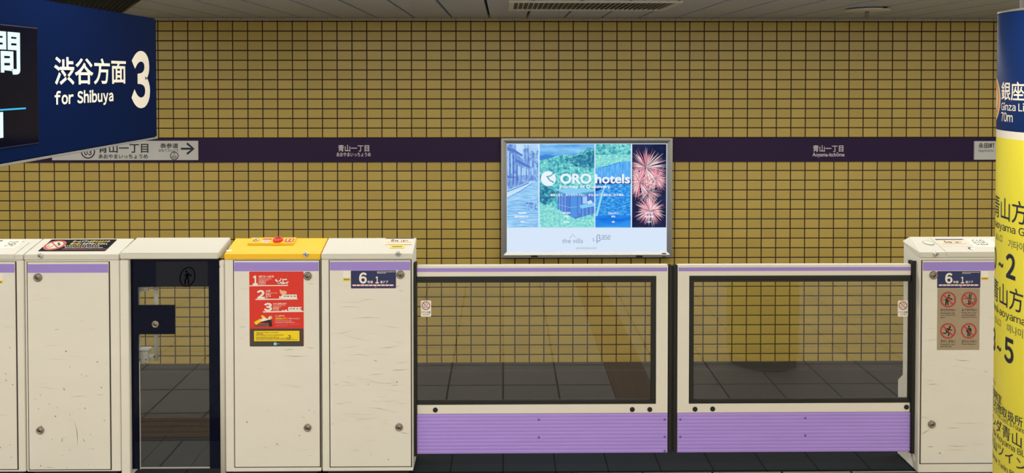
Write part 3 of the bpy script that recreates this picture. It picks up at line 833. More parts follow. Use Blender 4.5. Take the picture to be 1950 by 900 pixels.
# emergency stop button plate
a0, b0 = LID.px(471, 466.5); a1, b1 = LID.px(566, 454.8)
b = B(); pts = [LID.pt(a, c, 0) for a, c in ((a0, b0), (a1, b0), (a1, b1), (a0, b1))]
def slab_on(b, surf, a0, b0, a1, b1, th, mat):
    bb = bmesh.new(); lo = [bb.verts.new(surf.pt(a, c, 0.0003)) for a, c in ((a0, b0), (a1, b0), (a1, b1), (a0, b1))]; hi = [bb.verts.new(surf.pt(a, c, th)) for a, c in ((a0 + th * .3, b0 + th * .3), (a1 - th * .3, b0 + th * .3), (a1 - th * .3, b1 - th * .3), (a0 + th * .3, b1 - th * .3))]
    bb.faces.new(lo[::-1]); bb.faces.new(hi)
    for i in range(4):
        j = (i + 1) % 4; bb.faces.new((lo[i], lo[j], hi[j], hi[i]))
    b._merge(bb, mat)
slab_on(b, LID, a0, b0, a1, b1, 0.012, M['yellow']); plate = b.build('button_plate', lid)
LIDP = Plane(LID.pt(0, 0, 0.012), LID.u, LID.v)
d = Dec(LIDP)
d.slab(497.5, 461.3, 516, 454.6, M['stickwhite'], 0.003); d.rect(500, 456.6, 518, 454.4, M['prohibit'], 1); d.bars(499, 460.5, 514, 457.8, M['pink'], 7, 1)
d.build('instruction_label', lid)
d = Dec(LIDP); d.slab(541, 460.6, 561, 454.3, M['prohibit'], 0.003); d.text('非常', 544, 459.9, 551, 455, M['stickwhite'], 0.02); d.text('停止', 552, 459.9, 559, 455, M['stickwhite'], 0.02); d.build('stop_label', lid)
a, c = LIDP.px(529.5, 457.6); n = LIDP.n
b = B(); b.lathe([(0.029, 0), (0.029, 0.010), (0.026, 0.013), (0.021, 0.013), (0.019, 0.006), (0.0, 0.008)], LIDP.pt(a, c, 0), M['red'], axis=n); b.lathe([(0.019, 0.0062), (0, 0.0085)], LIDP.pt(a, c, 0), M['prohibit'], axis=n)
b.build('emergency_button', lid)
a, c = LIDP.px(487.5, 457.3)
b = B(); b.lathe([(0.016, 0), (0.016, 0.003), (0.013, 0.009), (0.007, 0.013), (0, 0.014)], LIDP.pt(a, c, 0), M['chrome'], axis=n); b.build('indicator_lamp', lid)
d = Dec(LID); d.slab(430, 478.3, 442.5, 475.6, M['stickwhite'], 0.001); d.build('small_label', lid)
# red poster
def z_(X, Y): return (470 + X / 5.81, 510 + Y / 5.81)
d = Dec(PFACE)
d.slab(475.5, 516.5, 578, 659, M['red'], 0.004)
def zr(X0, Y0, X1, Y1, m, lvl=1, r=0): p, p2 = z_(X0, Y0), z_(X1, Y1); d.rect(p[0], p[1], p2[0], p2[1], m, lvl, r)
def ztx(body, X0, Y0, X1, Y1, m, bold=0.02, lvl=2): p, p2 = z_(X0, Y0), z_(X1, Y1); d.text(body, p[0], p[1], p2[0], p2[1], m, bold, lvl)
def zl(pts, w, m, lvl=2): d.line([z_(*p) for p in pts], w / 5.81, m, lvl)
W = M['stickwhite']
ztx('1', 68, 82, 122, 190, W, 0.05); ztx('2', 112, 242, 200, 338, W, 0.05); ztx('3', 190, 384, 280, 477, W, 0.05)
d.poly([z_(30, 190), (z_(457, 186)), (z_(457, 196)), z_(30, 200)], W, 1); d.poly([z_(97, 341), z_(562, 336), z_(562, 346), z_(97, 352)], W, 1); d.poly([z_(180, 478), z_(628, 472), z_(628, 484), z_(180, 490)], W, 1)
ztx('線路内への転落', 132, 82, 302, 106, W); ztx('Someone has fallen', 132, 111, 272, 123, W, 0.01); ztx('onto the tracks', 132, 126, 242, 137, W, 0.01)
for y0 in (142, 156, 173): d.bars(*z_(132, y0), *z_(214, y0 + 9), W, 9, 2)
ztx('火災', 210, 240, 264, 264, W); ztx('Outbreak of fire', 210, 268, 340, 281, W, 0.01)
for y0, x1 in ((287, 268), (305, 268), (323, 236)): d.bars(*z_(210, y0), *z_(x1, y0 + 11), W, 5, 2)
ztx('大きな荷物の落下', 290, 384, 442, 404, W); ztx('A large object has fallen', 290, 407, 430, 417, W, 0.01); ztx('onto the tracks', 290, 420, 385, 430, W, 0.01)
for y0 in (433, 447, 462): d.bars(*z_(290, y0), *z_(360, y0 + 9), W, 7, 2)
# falling figure
d.disc(*z_(356, 163), 2.0, W, 2); zl([(318, 126), (345, 152), (392, 166), (432, 166)], 17, W); zl([(345, 150), (378, 130), (380, 110)], 9, W); zl([(405, 160), (398, 125), (445, 126)], 14, W); zl([(425, 165), (462, 152)], 11, W); zl([(440, 166), (452, 176)], 9, W)
for X, Y0, Y1 in ((345, 85, 125), (395, 62, 100), (440, 72, 105)): zl([(X + 4, Y0), (X, Y1)], 2.2, M['pink'])
# train on fire, train with parcel
for X0, Y0, X1, Y1 in ((396, 292, 554, 336), (460, 430, 606, 472)):
    zr(X0, Y0, X1, Y1, W, 2); dx, dy = X0, Y0
    for k in (16, 34, 52, 64, 88, 100, 126, 138): zr(dx + k, dy + 12, dx + k + 8, dy + 26, M['postergrey'] if k not in (88, 100) else M['prohibit'], 3)
d.poly([z_(*p) for p in ((362, 236), (378, 240), (395, 252), (420, 248), (444, 262), (440, 284), (410, 290), (392, 296), (372, 280))], M['smoke'], 2)
d.poly([z_(*p) for p in ((358, 334), (362, 306), (378, 318), (388, 296), (402, 318), (398, 334))], W, 3)
zr(388, 466, 412, 476, W, 2); zr(420, 460, 446, 475, W, 2)
# hand pressing the button
zr(150, 585, 290, 645, M['red'], 1)
d.poly([z_(*p) for p in ((86, 645), (84, 612), (140, 622), (230, 610), (230, 645))], M['inkgrey'], 2)
d.poly([z_(*p) for p in ((82, 596), (152, 558), (162, 588), (102, 630))], M['stickyellow'], 3); d.poly([z_(*p) for p in ((160, 520), (185, 524), (215, 550), (180, 555), (164, 545))], M['stickyellow'], 3)
d.poly([z_(*p) for p in ((148, 572), (190, 546), (238, 560), (236, 582), (165, 590))], W, 4)
d.poly([z_(*p) for p in ((164, 592), (240, 572), (272, 570), (284, 645), (246, 645), (240, 606), (164, 604))], M['ink'], 5)
d.disc(*z_(264, 546), 3.4, M['smoke'], 4); d.poly([z_(*p) for p in ((238, 546), (256, 532), (262, 566), (242, 572))], W, 5)
ztx('こんな時は、', 316, 518, 424, 537, W); ztx('非常停止ボタン', 316, 546, 462, 569, M['stickyellow'], 0.02); ztx('を押してください！', 466, 549, 584, 566, W, 0.015)
ztx('In these cases, press the', 316, 576, 498, 589, W, 0.008); ztx('Emergency Stop Button', 316, 594, 530, 608, W, 0.012); d.bars(*z_(318, 616), *z_(580, 625), M['pink'], 30, 2); d.bars(*z_(318, 632), *z_(450, 641), M['pink'], 15, 2)
zr(37, 668, 626, 866, M['postergrey'], 2, 0.003); zr(82, 692, 583, 808, M['stickyellow'], 3)
for y0, x1, n in ((708, 354, 26), (722, 180, 10), (736, 410, 34), (758, 360, 28), (772, 470, 40), (786, 560, 48)): d.bars(*z_(104, y0), *z_(x1, y0 + 9), M['ink'], n, 4)
zl([(470, 740), (482, 760), (478, 790)], 6, M['ink'], 5); zl([(466, 752), (490, 746)], 4, M['ink'], 5); d.disc(*z_(470, 742), 0.9, M['ink'], 5); zl([(440, 768), (510, 772)], 3, M['ink'], 5)
zr(300, 820, 332, 852, M['cyan'], 4); zr(334, 820, 364, 852, M['ink'], 4); d.bars(*z_(306, 830), *z_(328, 842), W, 2, 5); d.bars(*z_(338, 832), *z_(360, 840), W, 3, 5)
d.build('emergency_poster', door)

# 5 --- housing beside the left sliding door
t, lid, door = housing('cream gate housing with navy 6 and 1 sign, left of the doors', 'platform gate housing', 612.5, 787, (629.6, 495, 782, 887.5), M['whitelid'], (498, 514.5), scuffs=(50, 4), z0=-0.004,
    marks=((700, 607, 60, 1.0, M['scuff'], -3, 0.0), (715, 686.5, 9, 1.6, M['scuff_dark'], 0, 0.25), (762, 703, 34, 1.5, M['scuff'], 1.0, -0.08), (752, 733, 18, 1.2, M['scuff'], 0, 0), (770, 824, 14, 1.3, M['scuff_dark'], 0, 0.1), (680, 642, 60, 1.2, M['scuff_soft'], 2, 0.22), (636, 691, 4, 1.2, M['scuff_dark'], 0, 1.5), (640, 731, 6, 1.4, M['scuff'], 0, 0), (706, 864, 5, 1.0, M['scuff'], 0, 1.2), (655, 480 + 150, 50, 1.4, M['scuff_soft'], 3, -0.2), (756, 545, 14, 1.2, M['scuff'], 0, -0.15), (764, 553, 12, 1, M['scuff'], 0, 0), (745, 622, 50, 1.2, M['scuff_soft'], 0, 0.12), (740, 660, 40, 1.2, M['scuff'], 1, -0.1)))
lock('big', 762.5, 522.5, PFACE, door); lock('low', 760, 812.5, PFACE, door); lock('small', 758.5, 482.8, LIDFRONT, lid)
def door_sign(parent, x0, y0, x1, y1):
    d = Dec(PFACE); d.slab(x0, y0, x1, y1, M['navy'], 0.004)
    w, h = x1 - x0, y1 - y0
    def T(body, u0, v0, u1, v1, bold): d.text(body, x0 + u0 * w, y0 + v0 * h, x0 + u1 * w, y0 + v1 * h, M['stickwhite'], bold)
    T('6', 0.182, 0.105, 0.352, 0.73, 0.035); T('号車', 0.365, 0.57, 0.492, 0.72, 0.02); T('1', 0.545, 0.33, 0.622, 0.715, 0.03); T('番', 0.652, 0.57, 0.71, 0.715, 0.02); T('ドア', 0.725, 0.57, 0.83, 0.715, 0.02)
    d.rect(x0 + .03 * w, y0 + .77 * h, x0 + .955 * w, y0 + .87 * h, M['pink'], 1)
    for i in range(10):
        u = 0.04 + i * 0.0915; d.rect(x0 + u * w, y0 + .785 * h, x0 + (u + .07) * w, y0 + .855 * h, M['stickwhite'], 2)
    d.poly([(x0 + .52 * w, y0 + .94 * h), (x0 + .575 * w, y0 + .94 * h), (x0 + .547 * w, y0 + .88 * h)], M['pink'], 1)
    d.bars(x0 + .58 * w, y0 + .05 * h, x0 + .975 * w, y0 + .09 * h, M['stickwhite'], 26, 1); d.bars(x0 + .58 * w, y0 + .12 * h, x0 + .78 * w, y0 + .16 * h, M['stickwhite'], 12, 1)
    return d.build('door_number_sign', parent)
def code_label(parent, x0, y0, x1, y1):
    d = Dec(PFACE); d.slab(x0, y0, x1, y1, M['stickwhite'], 0.002); ym = y0 + (y1 - y0) * .70
    d.rect(x0, ym, x1, y1, M['stickyellow'], 1); d.bars(x0 + 1.5, ym + 1.2, x1 - 1.5, y1 - 1.2, M['inkgrey'], 4, 2)
    return d.build('code_label', parent)
door_sign(door, 668.3, 514.7, 754, 548.7); code_label(door, 653.5, 515.5, 667, 534.5)
def lid_label(parent, surf, x0, y0, x1, y1, tag):
    d = Dec(surf); d.slab(x0, y0, x1, y1, M['paper'], 0.002)
    a0, b0, a1, b1 = d.ab(x0, y1, x1, y0); a0, b0 = surf.px(x0, y0); a1, b1 = surf.px(x1, y1)
    w, h = a1 - a0, b1 - b0
    d.rectab(a0, b1 - h * .1, a1, b1, M['navy'], 1)
    for body, u0, v0, u1, v1 in (('6', .22, .48, .32, .80), ('号車', .34, .48, .48, .68), ('1', .56, .48, .61, .76), ('番ドア', .63, .48, .82, .68)):
        d.textab(body, a0 + u0 * w, b0 + v0 * h, a0 + u1 * w, b0 + v1 * h, M['ink'], 0.03)
    d.rectab(a0 + .07 * w, b0 + .36 * h, a0 + .95 * w, b0 + .40 * h, M['pink'], 1); d.rectab(a0 + .07 * w, b0 + .02 * h, a0 + .97 * w, b0 + .05 * h, M['inkgrey'], 1)
    if tag: d.rectab(a0 + .24 * w, b0 - h * .5, a0 + .75 * w, b0 - h * .08, M['stickyellow'], 1, 0.006); d.rectab(a0 + .32 * w, b0 - h * .34, a0 + .66 * w, b0 - h * .22, M['inkgrey'], 2)
    d.build('braille_label', parent)
lid_label(lid, LID, 730.5, 466.2, 788.5, 453.3, True)
# 6 --- housing 61B at the right, half behind the pillar
t, lid, door = housing('cream gate housing with 61B on its lid and four red prohibition circles', 'platform gate housing', 1749.3, 1955, (1752.5, 495, 1943, 881), M['whitelid'], (498.5, 515), scuffs=(24, 3), z0=-0.032, lid_px=(1750.5, 1955),
    marks=((1833, 684, 30, 1.6, M['scuff'], 2, 0.05), (1770, 724.5, 20, 1.6, M['scuff_soft'], 0, -0.1), (1776, 731, 24, 1.4, M['scuff'], 0, 0), (1842, 807, 68, 1.6, M['scuff_soft'], -2, 0.0), (1815, 814, 30, 1.2, M['scuff'], 0, 0), (1762, 822, 18, 1.8, M['scuff'], 0, -0.5), (1772, 849, 14, 1.6, M['scuff_dark'], 1, 0), (1822, 848, 40, 1.3, M['scuff'], 1.0, 0.02), (1877, 707, 8, 1.6, M['scuff'], 0, 0.3), (1820, 856, 40, 1.2, M['scuff_soft'], 0, 0), (1760, 794, 20, 1.4, M['scuff_soft'], 0, 0.2)))
lock('big', 1777.5, 523.5, PFACE, door); lock('low', 1774, 807, PFACE, door); lock('small', 1782, 484, LIDFRONT, lid)
door_sign(door, 1784.5, 515.7, 1867, 548.2); code_label(door, 1868.5, 515.5, 1882, 532.5)
b = B(); b.prism([(LY0 - 0.004, ZL + 0.010), (LY0 - 0.004, LIDF + 0.003), (LY1 - 0.02, ZTOP - 0.001), (LY1 - 0.02, ZTOP - 0.02), (LY0 + 0.02, ZL + 0.02)], fx(1800.5, 486), fx(1950, 486), M['whitelid'], 0.002); b.build('access_cover', lid)
LIDC2 = Plane((0, LY0 - 0.004, LIDF + 0.003), (1, 0, 0), (0, LY1 - LY0 - 0.016, ZTOP - LIDF - 0.004))
d = Dec(LIDC2)
a0, b0 = LIDC2.px(1799, 468.5); a1, b1 = LIDC2.px(1838, 454.8)
a0 -= 0.01; w, h = 0.165, b1 - b0
d.rectab(a0, b0, a0 + w, b1, M['paper'], 0); d.rectab(a0, b1 - h * .14, a0 + w, b1, M['navy'], 1)
for body, u0, v0, u1, v1 in (('6', .22, .42, .31, .74), ('号車', .33, .42, .48, .66), ('1', .56, .42, .61, .74), ('番ドア', .63, .42, .82, .66)): d.textab(body, a0 + u0 * w, b0 + v0 * h, a0 + u1 * w, b0 + v1 * h, M['ink'], 0.03)
d.rectab(a0 + .07 * w, b0 + .28 * h, a0 + .95 * w, b0 + .34 * h, M['pink'], 1)
d.build('braille_label', lid)
d = Dec(LIDC2); d.slab(1856, 470, 1884, 454.5, M['clearfilm'], 0.003)
a, c = LIDC2.px(1857.5, 464.8); a2, c2 = LIDC2.px(1876, 456.5)
d.textab('61B', a + 0.002, c - 0.01, a + 0.075, c2, M['ink'], -0.012)
a, c = LIDC2.px(1849, 473); d.build('number_label', lid)
d = Dec(LIDC2); d.discab(a, c, 0.016, M['ink'], 0); d.discab(a + 0.006, c - 0.004, 0.013, M['stickwhite'], 1); d.build('keyhole_cover', lid)
a, c = LID.px(1768, 462)
b = B(); b.lathe([(0.031, 0), (0.031, 0.003), (0.027, 0.0055), (0, 0.006)], LID.pt(a, c, 0), M['whitelid'], axis=LID.n); b.lathe([(0.0325, 0), (0.0325, 0.001), (0.031, 0.001)], LID.pt(a, c, 0), M['inkgrey'], axis=LID.n); b.build('round_cover', lid)
# taupe sticker with four prohibitions
d = Dec(PFACE); d.slab(1784, 548.6, 1866, 666, M['brown'], 0.003)
K = M['ink']
def picto(cx, cy, kind):
    r = 11.0
    if kind == 'lean':
        d.disc(cx + 1.5, cy - 8, 2.0, K, 2); d.line([(cx - 2, cy - 4.5), (cx - 2.5, cy + 3)], 5.5, K, 2); d.line([(cx - 3.5, cy + 2), (cx - 5, cy + 10.5)], 2.4, K, 2); d.line([(cx - 1, cy + 2), (cx - 0.5, cy + 10.5)], 2.4, K, 2); d.line([(cx - 1, cy - 5), (cx + 5, cy - 2), (cx + 7, cy - 0.5)], 2, K, 2); d.line([(cx - 3, cy - 4), (cx - 7, cy - 6)], 2, K, 2); d.line([(cx + 1, cy + 0), (cx + 11, cy + 0)], 0.8, K, 2); d.line([(cx - 11, cy), (cx - 5, cy)], 0.8, K, 2)
    elif kind == 'prop':
        d.line([(cx + 1, cy - 11), (cx - 1.5, cy + 10)], 2.0, K, 2); d.line([(cx + 4, cy - 11), (cx + 1.5, cy + 10)], 1.6, K, 2); d.line([(cx - 11, cy - 2), (cx - 1, cy - 2)], 0.9, K, 2); d.line([(cx + 3, cy - 2), (cx + 11, cy - 2), (cx + 9, cy + 6)], 0.9, K, 2); d.line([(cx - 8, cy + 8), (cx + 8, cy + 8)], 0.9, K, 2)
    elif kind == 'rush':
        d.disc(cx + 3.6, cy - 7.6, 2.0, K, 2); d.line([(cx + 1, cy - 5), (cx - 1.5, cy + 2)], 5, K, 2); d.line([(cx + 2, cy - 5), (cx + 6, cy - 1), (cx + 8, cy - 2)], 1.9, K, 2); d.line([(cx - 1, cy - 4.5), (cx - 5, cy - 1)], 1.9, K, 2); d.line([(cx - 1.5, cy + 1), (cx - 5, cy + 5), (cx - 10, cy + 4)], 2.3, K, 2); d.line([(cx - 0.5, cy + 1), (cx + 2, cy + 5), (cx + 0.5, cy + 10)], 2.3, K, 2)
    else:
        d.disc(cx, cy - 8.2, 2.0, K, 2); d.line([(cx, cy - 5.5), (cx, cy + 2)], 6.5, K, 2); d.line([(cx - 3.9, cy - 5), (cx - 4.2, cy + 2)], 1.6, K, 2); d.line([(cx + 3.9, cy - 5), (cx + 4.2, cy + 2)], 1.6, K, 2); d.line([(cx - 1.6, cy + 1), (cx - 1.8, cy + 10.5)], 2.3, K, 2); d.line([(cx + 1.6, cy + 1), (cx + 1.8, cy + 10.5)], 2.3, K, 2)
    d.disc(cx, cy, 14.8, M['prohibit'], 3, r0=12.2); d.line([(cx - 9.3, cy - 9.3), (cx + 9.3, cy + 9.3)], 2.2, M['prohibit'], 4)
picto(1805.5, 570, 'lean'); picto(1845.3, 570, 'prop'); picto(1805, 629.5, 'rush'); picto(1844.8, 629.5, 'enter')
for body, x0, y0, x1, y1, bo in (('のりださない', 1791, 587, 1819.5, 592.3, 0.015), ("Please don't lean", 1791, 593.6, 1818, 597, 0.005), ('over the platform', 1791, 598, 1819.5, 601.2, 0.005), ('doors.', 1791, 602.2, 1800, 604.8, 0.005),
        ('立てかけない', 1831, 586.5, 1860, 592, 0.015), ("Please don't prop", 1831, 593.4, 1858.5, 596.8, 0.005), ('anything against', 1831, 597.8, 1858, 601.2, 0.005), ('the platform doors.', 1831, 602, 1860, 605, 0.005),
        ('かけこまない', 1791, 646.3, 1819.5, 651.8, 0.015), ("Please don't rush", 1791, 653, 1818, 656.4, 0.005), ('into the train.', 1791, 657.4, 1812, 660.6, 0.005),
        ('立ち入らない', 1831, 646.3, 1859.5, 651.8, 0.015), ('Please keep out.', 1831, 653, 1858, 656.4, 0.005)):
    d.text(body, x0, y0, x1, y1, K, bo)
d.build('rules_sticker', door)

# 3 --- glazed emergency gate between two housings
x0, x1 = fx(229.5), fx(428)
t = thing('emergency_exit_gate', 'dark glazed exit gate with cream lid between two cream housings', 'gate', ((x0 + x1) / 2, FY + 0.1, FZ))
b = B(); b.prism([(FY, FZ), (FY, ZL - .002), (FY + 0.10, ZL + 0.022), (FY + 0.10, FZ)], x0, fx(246), M['white'], 0.003); b.build('jamb', t)
b = B(); xa, xb = fx(417.5), fx(427.2)
b.lathe([(0, FZ), (0.0155, FZ), (0.0155, ZL - 0.05), (0.013, ZL - 0.045), (0.013, ZL - 0.04), (0.0155, ZL - 0.035), (0.0155, ZL - 0.008), (0, ZL - 0.004)], ((xa + xb) / 2, FY + 0.016, 0), M['white'], seg=24); b.build('hinge_post', t)
xl_, xr_ = fx(229.5, 485), fx(416.5, 485)
lz = at_y(320, 492.5, LY0).z
b = B(); b.prism([(LY0 - 0.004, lz), (LY0 - 0.004, LIDF + 0.009), (LY1 + 0.012, ZTOP + 0.003), (LY1 + 0.012, ZTOP - 0.05), (FY + 0.03, lz)], xl_, xr_, M['whitelid'], 0.004); b.build('lid', t)
# glass leaf: frit-painted border, clear window with a lock tongue
GY = FY + 0.03
gx0, gx1 = fx(246.3), fx(416.8); gz0, gz1 = fz(897, 330), fz(496, 330)
GP = Plane((0, GY, 0), (1, 0, 0), (0, 0, 1))
wx0, wz1 = GP.px(262.5, 546); wx1, wz0 = GP.px(399.5, 890.5)
tx1, tz1 = GP.px(333, 580.5); _, tz0 = GP.px(333, 636)
b = B()
for bx in ((gx0, wx0, gz0, gz1), (wx1, gx1, gz0, gz1), (wx0, wx1, wz1, gz1), (wx0, wx1, gz0, wz0), (wx0, tx1, tz0, tz1)):
    b.box(bx[0], bx[1], GY + 0.0006, GY + 0.010, bx[2], bx[3], M['navyglass'])
leaf = b.build('glass_leaf', t)
b = B(); b.box(wx0, wx1, GY + 0.0015, GY + 0.0095, wz0, wz1, M['glass_gate'])
b.build('pane', leaf)
b = B(); g0 = fx(244.6)
b.box(g0, gx0, GY - 0.004, GY + 0.012, gz0, gz1 + 0.004, M['black']); b.box(g0, gx1, GY - 0.004, GY + 0.012, gz1, gz1 + 0.004, M['black']); b.box(gx1, gx1 + 0.003, GY - 0.004, GY + 0.012, gz0, gz1, M['black']); b.build('seal', leaf)
lock('low', 296.5, 616.5, GP, leaf)
# pictogram seen from behind, printed on the painted border
d = Dec(GP, 0.0)
a, c = GP.px(357, 527)
K2 = M['matteblack']
film = [(a + .088 * math.cos(i * math.pi / 18) * .82, c + .062 * math.sin(i * math.pi / 18)) for i in range(36)]
p0 = GP.px(297, 497.5); p1 = GP.px(396, 545)
d.rectab(p0[0], p1[1], p1[0], p0[1], M['charcoal'], 0)
ov = [(a + .042 * math.cos(2 * math.pi * i / 32) + .008 * math.sin(2 * math.pi * i / 32), c + .055 * math.sin(2 * math.pi * i / 32)) for i in range(33)]
d.lineab(ov, 0.006, K2, 1)
d.discab(a - .006, c + .032, .006, K2, 2); d.lineab([(a + .002, c + .024), (a - .002, c - .004)], .014, K2, 3); d.lineab([(a - .002, c), (a - .014, c - .02), (a - .012, c - .045)], .007, K2, 4); d.lineab([(a, c - .002), (a + .008, c - .025), (a + .004, c - .045)], .007, K2, 5); d.lineab([(a + .004, c + .02), (a + .02, c + .004), (a + .024, c + .016)], .006, K2, 6); d.lineab([(a, c + .02), (a - .016, c + .006)], .006, K2, 7)
d.build('warning_pictogram', leaf)
# latch rod and brackets behind the glass
RY = GY + 0.05
b = B(); p = at_y(296.5, 546, RY); p2 = at_y(296.5, 686, RY)
b.tube([(p.x, RY, p.z + 0.03), (p.x, RY, p2.z)], 0.0115, M['greysteel'], 14); b.build('latch_rod', t)
b = B(); p = at_y(265.5, 664, RY); p2 = at_y(285, 688.5, RY)
b.box(p.x, p2.x, RY - 0.02, RY + 0.025, p2.z, p.z - 0.004, M['greysteel'], 0.004); b.box(p.x - 0.002, p2.x + 0.006, RY - 0.024, RY + 0.03, p.z - 0.006, p.z + 0.004, M['greysteel'], 0.002)
for sx in (270, 281):
    s_ = at_y(sx, 682, RY); b.lathe([(0.004, 0), (0.004, 0.003), (0, 0.003)], (s_.x, RY - 0.02, s_.z), M['steeldark'], axis=(0, -1, 0), seg=10)
p3 = at_y(300, 677, RY); b.box(p2.x - 0.002, p3.x, RY - 0.008, RY + 0.008, p3.z - 0.008, p3.z + 0.008, M['greysteel'], 0.002); b.lathe([(0.006, 0), (0.006, 0.004), (0, 0.005)], (at_y(296, 677, RY).x, RY - 0.0115, p3.z), M['steeldark'], axis=(0, -1, 0), seg=12)
b.build('latch_bracket', t)
b = B(); p = at_y(262, 546, RY); p2 = at_y(283, 553.5, RY); b.box(p.x, p2.x, RY - 0.01, RY + 0.02, p2.z, p.z + 0.02, M['greysteel'], 0.003)
p = at_y(261.5, 553, RY); p2 = at_y(266.5, 664, RY); b.box(p.x, p2.x, RY, RY + 0.01, p2.z, p.z, M['greysteel'], 0.001); b.build('latch_channel', t)
b = B(); p = at_y(265.3, 688, GY); p2 = at_y(268.5, 893, GY)
b.box(p.x, p2.x, GY - 0.003, GY + 0.0012, p2.z, p.z, M['greysteel'], 0.001); p3 = at_y(400, 889.5, GY); b.box(p2.x, p3.x, GY - 0.003, GY + 0.0012, p3.z - 0.004, p3.z + 0.004, M['greysteel'], 0.001); b.build('bottom_edging', leaf)

# ================================================================== the two sliding doors
DY = FY + 0.05
DP = Plane((0, DY, 0), (1, 0, 0), (0, 0, 1))
def dz(py): return at_y(1200, py, DY).z
ZT, ZP0, ZP1, ZF, ZG1, ZG0, ZR1, ZS = dz(504.5), dz(509.3), dz(516.3), dz(525.5), dz(537), dz(762), dz(768.5), dz(786.5)
ZB = dz(861.5)
H_END, H_END2 = fx(787), fx(1749.3)
def sliding_door(label, xe, xm, side, bolts, screws, sticker):
    """xe: end beside its housing, xm: meeting edge; side = +1 when the meeting edge is on the right"""
    xa, xb = min(xe, xm), max(xe, xm)
    t = thing('sliding_platform_door', label, 'platform door', ((xa + xb) / 2, DY, ZB), 'sliding platform doors')
    st = (at_y(1271, 600, DY).x - at_y(1249, 600, DY).x); rub = 0.0285
    mx_out = xm - side * rub; mx_in = mx_out - side * st
    lo, hi = (xa, mx_out) if side > 0 else (mx_out, xb)
    b = B()
    b.box(lo, hi, DY, DY + 0.034, ZF, ZT, M['white'], 0.003)                         # top rail
    b.box(lo, hi, DY, DY + 0.034, ZS + 0.001, ZR1, M['white'], 0.002)                # mid rail
    s0, s1 = sorted((mx_out, mx_in)); b.box(s0, s1, DY - 0.0004, DY + 0.0335, ZS + 0.0015, ZT - 0.0015, M['white'], 0.001)
    e0, e1 = sorted((mx_out, mx_out - side * 0.004)); b.box(e0, e1, DY - 0.0015, DY + 0.001, ZS + 0.002, ZT, M['clearfilm'])
    b.build('frame', t)
    b = B(); b.box(lo + 0.001, hi - 0.004, DY - 0.0013, DY + 0.002, ZP1, ZP0, M['purple']); b.build('stripe', t)
    # black gasket round the pane
    gi = mx_in; fr = at_y(1249, 600, DY).x - at_y(1240, 600, DY).x
    glo, ghi = (xa, gi) if side > 0 else (gi, xb)
    b = B()
    b.box(glo, ghi, DY - 0.001, DY + 0.03, ZG1, ZF, M['black'], 0.001); b.box(glo, ghi, DY - 0.001, DY + 0.03, ZR1, ZG0, M['black'], 0.001)
    f0, f1 = sorted((gi, gi - side * fr)); b.box(f0, f1, DY - 0.001, DY + 0.03, ZG0, ZG1, M['black'], 0.001)
    b.box(glo, ghi, DY - 0.0015, DY, (ZG1 + ZF) / 2 - 0.004, (ZG1 + ZF) / 2 - 0.002, M['charcoal'])
    b.build('gasket', t)
    p0, p1 = (xa, gi - side * fr) if side > 0 else (gi - side * fr, xb)
    b = B(); b.box(p0, p1, DY + 0.010, DY + 0.018, ZG0, ZG1, M['glass']); pane = b.build('pane', t)
    # ribbed lilac skirt
    n = 11; prof = []; hgt = ZS - ZB; rh = hgt / n
    prof.append((DY + 0.034, ZB)); prof.append((DY + 0.034, ZS))
    for i in range(n):
        zt_ = ZS - i * rh
        prof += [(DY - 0.0019, zt_ - 0.0005), (DY - 0.0034, zt_ - rh * .22), (DY - 0.004, zt_ - rh * .5), (DY - 0.0034, zt_ - rh * .80), (DY - 0.0021, zt_ - rh * .94)]
    prof.append((DY + 0.003, ZB))
    b = B(); b.prism(prof, lo, hi, M['skirt']); skirt = b.build('skirt', t)
    for sx, sy in screws:
        p = at_y(sx, sy, DY); b = B(); b.lathe([(0.007, 0), (0.0065, 0.003), (0.003, 0.004), (0, 0.003)], (p.x, DY - 0.003, p.z), M['skirtscrew'], axis=(0, -1, 0), seg=12); b.build('screw', skirt)
    b = B(); r0, r1 = sorted((mx_out, xm - side * 0.001))
    b.box(r0, r1, DY - 0.004, DY + 0.036, ZB + 0.002, ZT - 0.001, M['black'], 0.006, 3); b.build('edge_buffer', t)
    for bx, by in bolts:
        p = at_y(bx, by, DY); b = B(); b.lathe([(0.0145, 0), (0.0145, 0.002), (0.012, 0.004), (0.006, 0.0025), (0, 0.0025)], (p.x, DY - 0.0003, p.z), M['black'], axis=(0, -1, 0), seg=20); b.build('bolt_cap', t)
    d = Dec(Plane((0, DY + 0.010, 0), (1, 0, 0), (0, 0, 1))); x0, y0, x1, y1 = sticker
    d.slab(x0, y0, x1, y1, M['stickwhite'], 0.005); cx, cy = (x0 + x1) / 2, y0 + (x1 - x0) / 2 - 0.2
    d.line([(cx - 5, cy), (cx - 3.5, cy + 3.5), (cx + 0.5, cy + 5)], 0.6, M['inkgrey'], 1); d.line([(cx - 3.5, cy + 1), (cx - 1, cy + 3)], 0.6, M['inkgrey'], 1); d.line([(cx - 1, cy - 3), (cx, cy - 5.3), (cx + 2.5, cy - 4), (cx + 3.8, cy - 1.5)], 0.6, M['inkgrey'], 1); d.line([(cx + 1.4, cy - 4), (cx + 3, cy - 1)], 0.5, M['inkgrey'], 1)
    d.disc(cx, cy, 8.0, M['maroon'], 2, r0=6.7); d.line([(cx - 5.2, cy - 5.2), (cx + 5.2, cy + 5.2)], 1.2, M['maroon'], 3)
    d.text('ドアに注意', x0 + 1.2, y0 + 20.2, x1 - 1.2, y0 + 24, M['ink'], 0.01); d.text('CAUTION', x0 + 4, y0 + 25.4, x1 - 3.5, y0 + 27.8, M['inkgrey'], 0.01)
    d.build('warning_sticker', pane)
    return t
XM = (at_y(1280.5, 700, DY)).x
